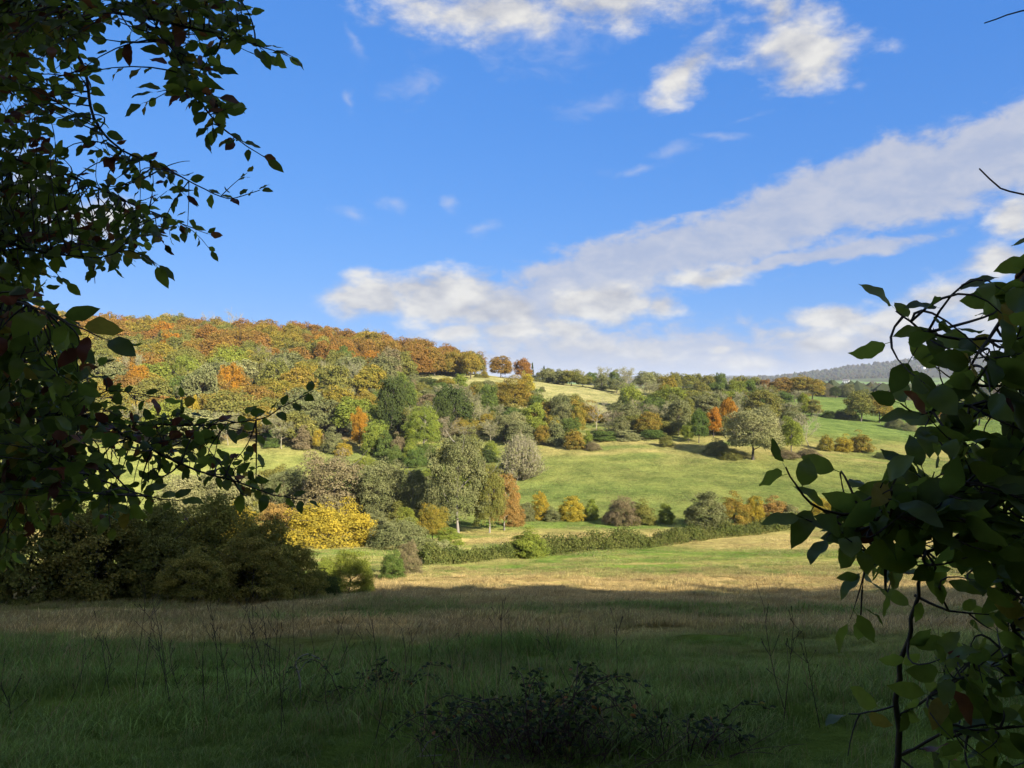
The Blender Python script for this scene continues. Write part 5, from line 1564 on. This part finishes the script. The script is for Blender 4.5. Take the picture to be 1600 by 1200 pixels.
def weeds():
    """stands of dead dock and thistle stalks"""
    rng = np.random.default_rng(17)
    mt = bark_mat('dead_stalk', (.075, .05, .035), (.035, .026, .02), 30)
    spots = [(345, 1100, 1.1, 'dense clump of dead brown weed stalks left of the bramble', 16, .35), (420, 1085, 1.0, 'tall dead weed clump next to the dense one', 12, .3),
             (505, 1060, 1.3, 'tallest pair of dead stalks standing above the shaded grass', 4, .1), (215, 1080, 1.1, 'single thin dead stalk rising left of the dense clump', 3, .08),
             (1228, 1130, 1.0, 'dark upright dead stalk alone right of the bramble', 4, .07), (942, 1090, .8, 'thin dead stalk behind the bramble mound', 3, .1),
             (640, 1075, .9, 'loose dead stalks behind the smaller bramble tangle', 9, .5), (560, 1120, .9, 'sparse dead stalks beside the smaller bramble tangle', 8, .4),
             (1480, 1060, .8, 'dead stalks among the hazel stems', 6, .3), (760, 1010, .8, 'far dead stalks in the middle of the shaded meadow', 9, .9),
             (925, 985, .8, 'group of dark stalks on the shaded slope\'s green patch', 10, .9), (870, 975, .8, 'smaller group of dark stalks next to the green patch', 7, .7),
             (120, 1110, .7, 'short dead stalks in the dark grass near the tree', 6, .4), (290, 1010, .9, 'dead stalks in front of the shaded thicket', 8, .8)]
    for px, py, h, lab, n, sp in spots:
        x, y = on_ground(px, py)
        base = np.array([x, y, gz(x, y)])
        root = empty('dead_weed', base)
        for i in range(max(2, int(n * .75))):
            s = np.array([x + rng.normal() * sp, y + rng.normal() * sp, 0]); s[2] = gz(s[0], s[1]) - .03
            hh = h * rng.uniform(.4, .85)
            e = s + np.array([rng.normal() * .14, rng.normal() * .14, hh])
            c = bez(s, (s + e) / 2 + rng.normal(size=3) * .05, e, 8)
            st = [(c, np.linspace(.0034, .0014, 8))]
            for k in range(rng.integers(3, 9)):
                j = rng.integers(3, 8); d = rnd_dirs(rng, 1)[0]; d[2] = abs(d[2]) + .6; d /= np.linalg.norm(d)
                l = rng.uniform(.06, .2)
                st.append((np.array([c[j], c[j] + d * l * .6, c[j] + d * l + [0, 0, .01]]), np.array([.0016, .0013, .003])))
            V, F = tubes(st, 5)
            link('stalk', mesh_np('dead_stalk', V - base, F, [mt]), root)
        tag(root, lab, 'weed', 'dead weed stalks in the meadow')
    # broken pale branches lying in the grass
    pb = bark_mat('dead_branch_bark', (.32, .30, .26), (.16, .14, .12), 25)
    for lab, pts in (('broken pale branch lying at the bottom by the bramble', [(620, 1195, .05), (655, 1183, .16), (690, 1180, .2)]),
                     ('curled grey dead branch standing up in the grass near weed clumps', [(470, 1105, .0), (468, 1060, .32), (462, 1035, .5), (480, 1022, .55), (500, 1030, .5)]),
                     ('thin dark fallen stick slanting across the dark grass', [(330, 1130, .25), (380, 1155, .2), (450, 1190, .1)])):
        x, y = on_ground(pts[0][0], min(pts[0][1], 1185)); 
        c = spline([P(px, py, y) for px, py, z in pts], .03)
        base = c[0].copy()
        V, F = tubes([(c, np.linspace(.012, .004, len(c)))] + [(np.array([c[len(c) // 2], c[len(c) // 2] + [.05, .02, .08], c[len(c) // 2] + [.12, .02, .12]]), np.array([.006, .004, .002]))], 6)
        o = link('dead_branch', mesh_np('dead_branch', V - base, F, [pb if 'dark' not in lab.split()[1] else mt], smooth_shade=True)); o.location = base
        tag(o, lab, 'branch')


def haze():
    V = np.array([[x, y, z] for z in (-40, 175) for y in (-3300, 15800) for x in (-17500, 17500)], float)
    F = np.array([[0, 2, 3, 1], [4, 5, 7, 6], [0, 1, 5, 4], [2, 6, 7, 3], [0, 4, 6, 2], [1, 3, 7, 5]])
    mt = bpy.data.materials.new('valley_air'); mt.use_nodes = True
    t = mt.node_tree; t.nodes.clear(); mk = NT(t)
    v = mk('ShaderNodeVolumePrincipled', {'Color': (.78, .86, 1.0, 1), 'Density': HAZE})
    out = mk('ShaderNodeOutputMaterial')
    t.links.new(v.outputs[0], out.inputs['Volume'])
    o = link('haze', mesh_np('haze', V, F, [mt]))
    tag(o, 'thin blue air over the whole valley', 'haze', kind='stuff')


HAZE = 0.00008
build_ground()
build_protos()
wood_behind()
distant_country()
wood_beyond()
hill_wood()
ridge_trees()
slope_belts()
for (nm, kd, pal, px, by, ty, w, lab, cat, dd) in T:
    at_px(nm, kd, pal, px, by, ty, w, lab, cat, dd=dd)
hedge('hedge', [(655, 884), (720, 879), (800, 872), (950, 859), (1100, 843), (1180, 834), (1260, 824), (1400, 812)], None, 2.3, 1.9, 60000, .2, 'hedge', 'long low hedge crossing the valley floor below the shrub line')
shaded_thicket()
build_grass()
weeds()
bramble()
build_overhangs()
haze()
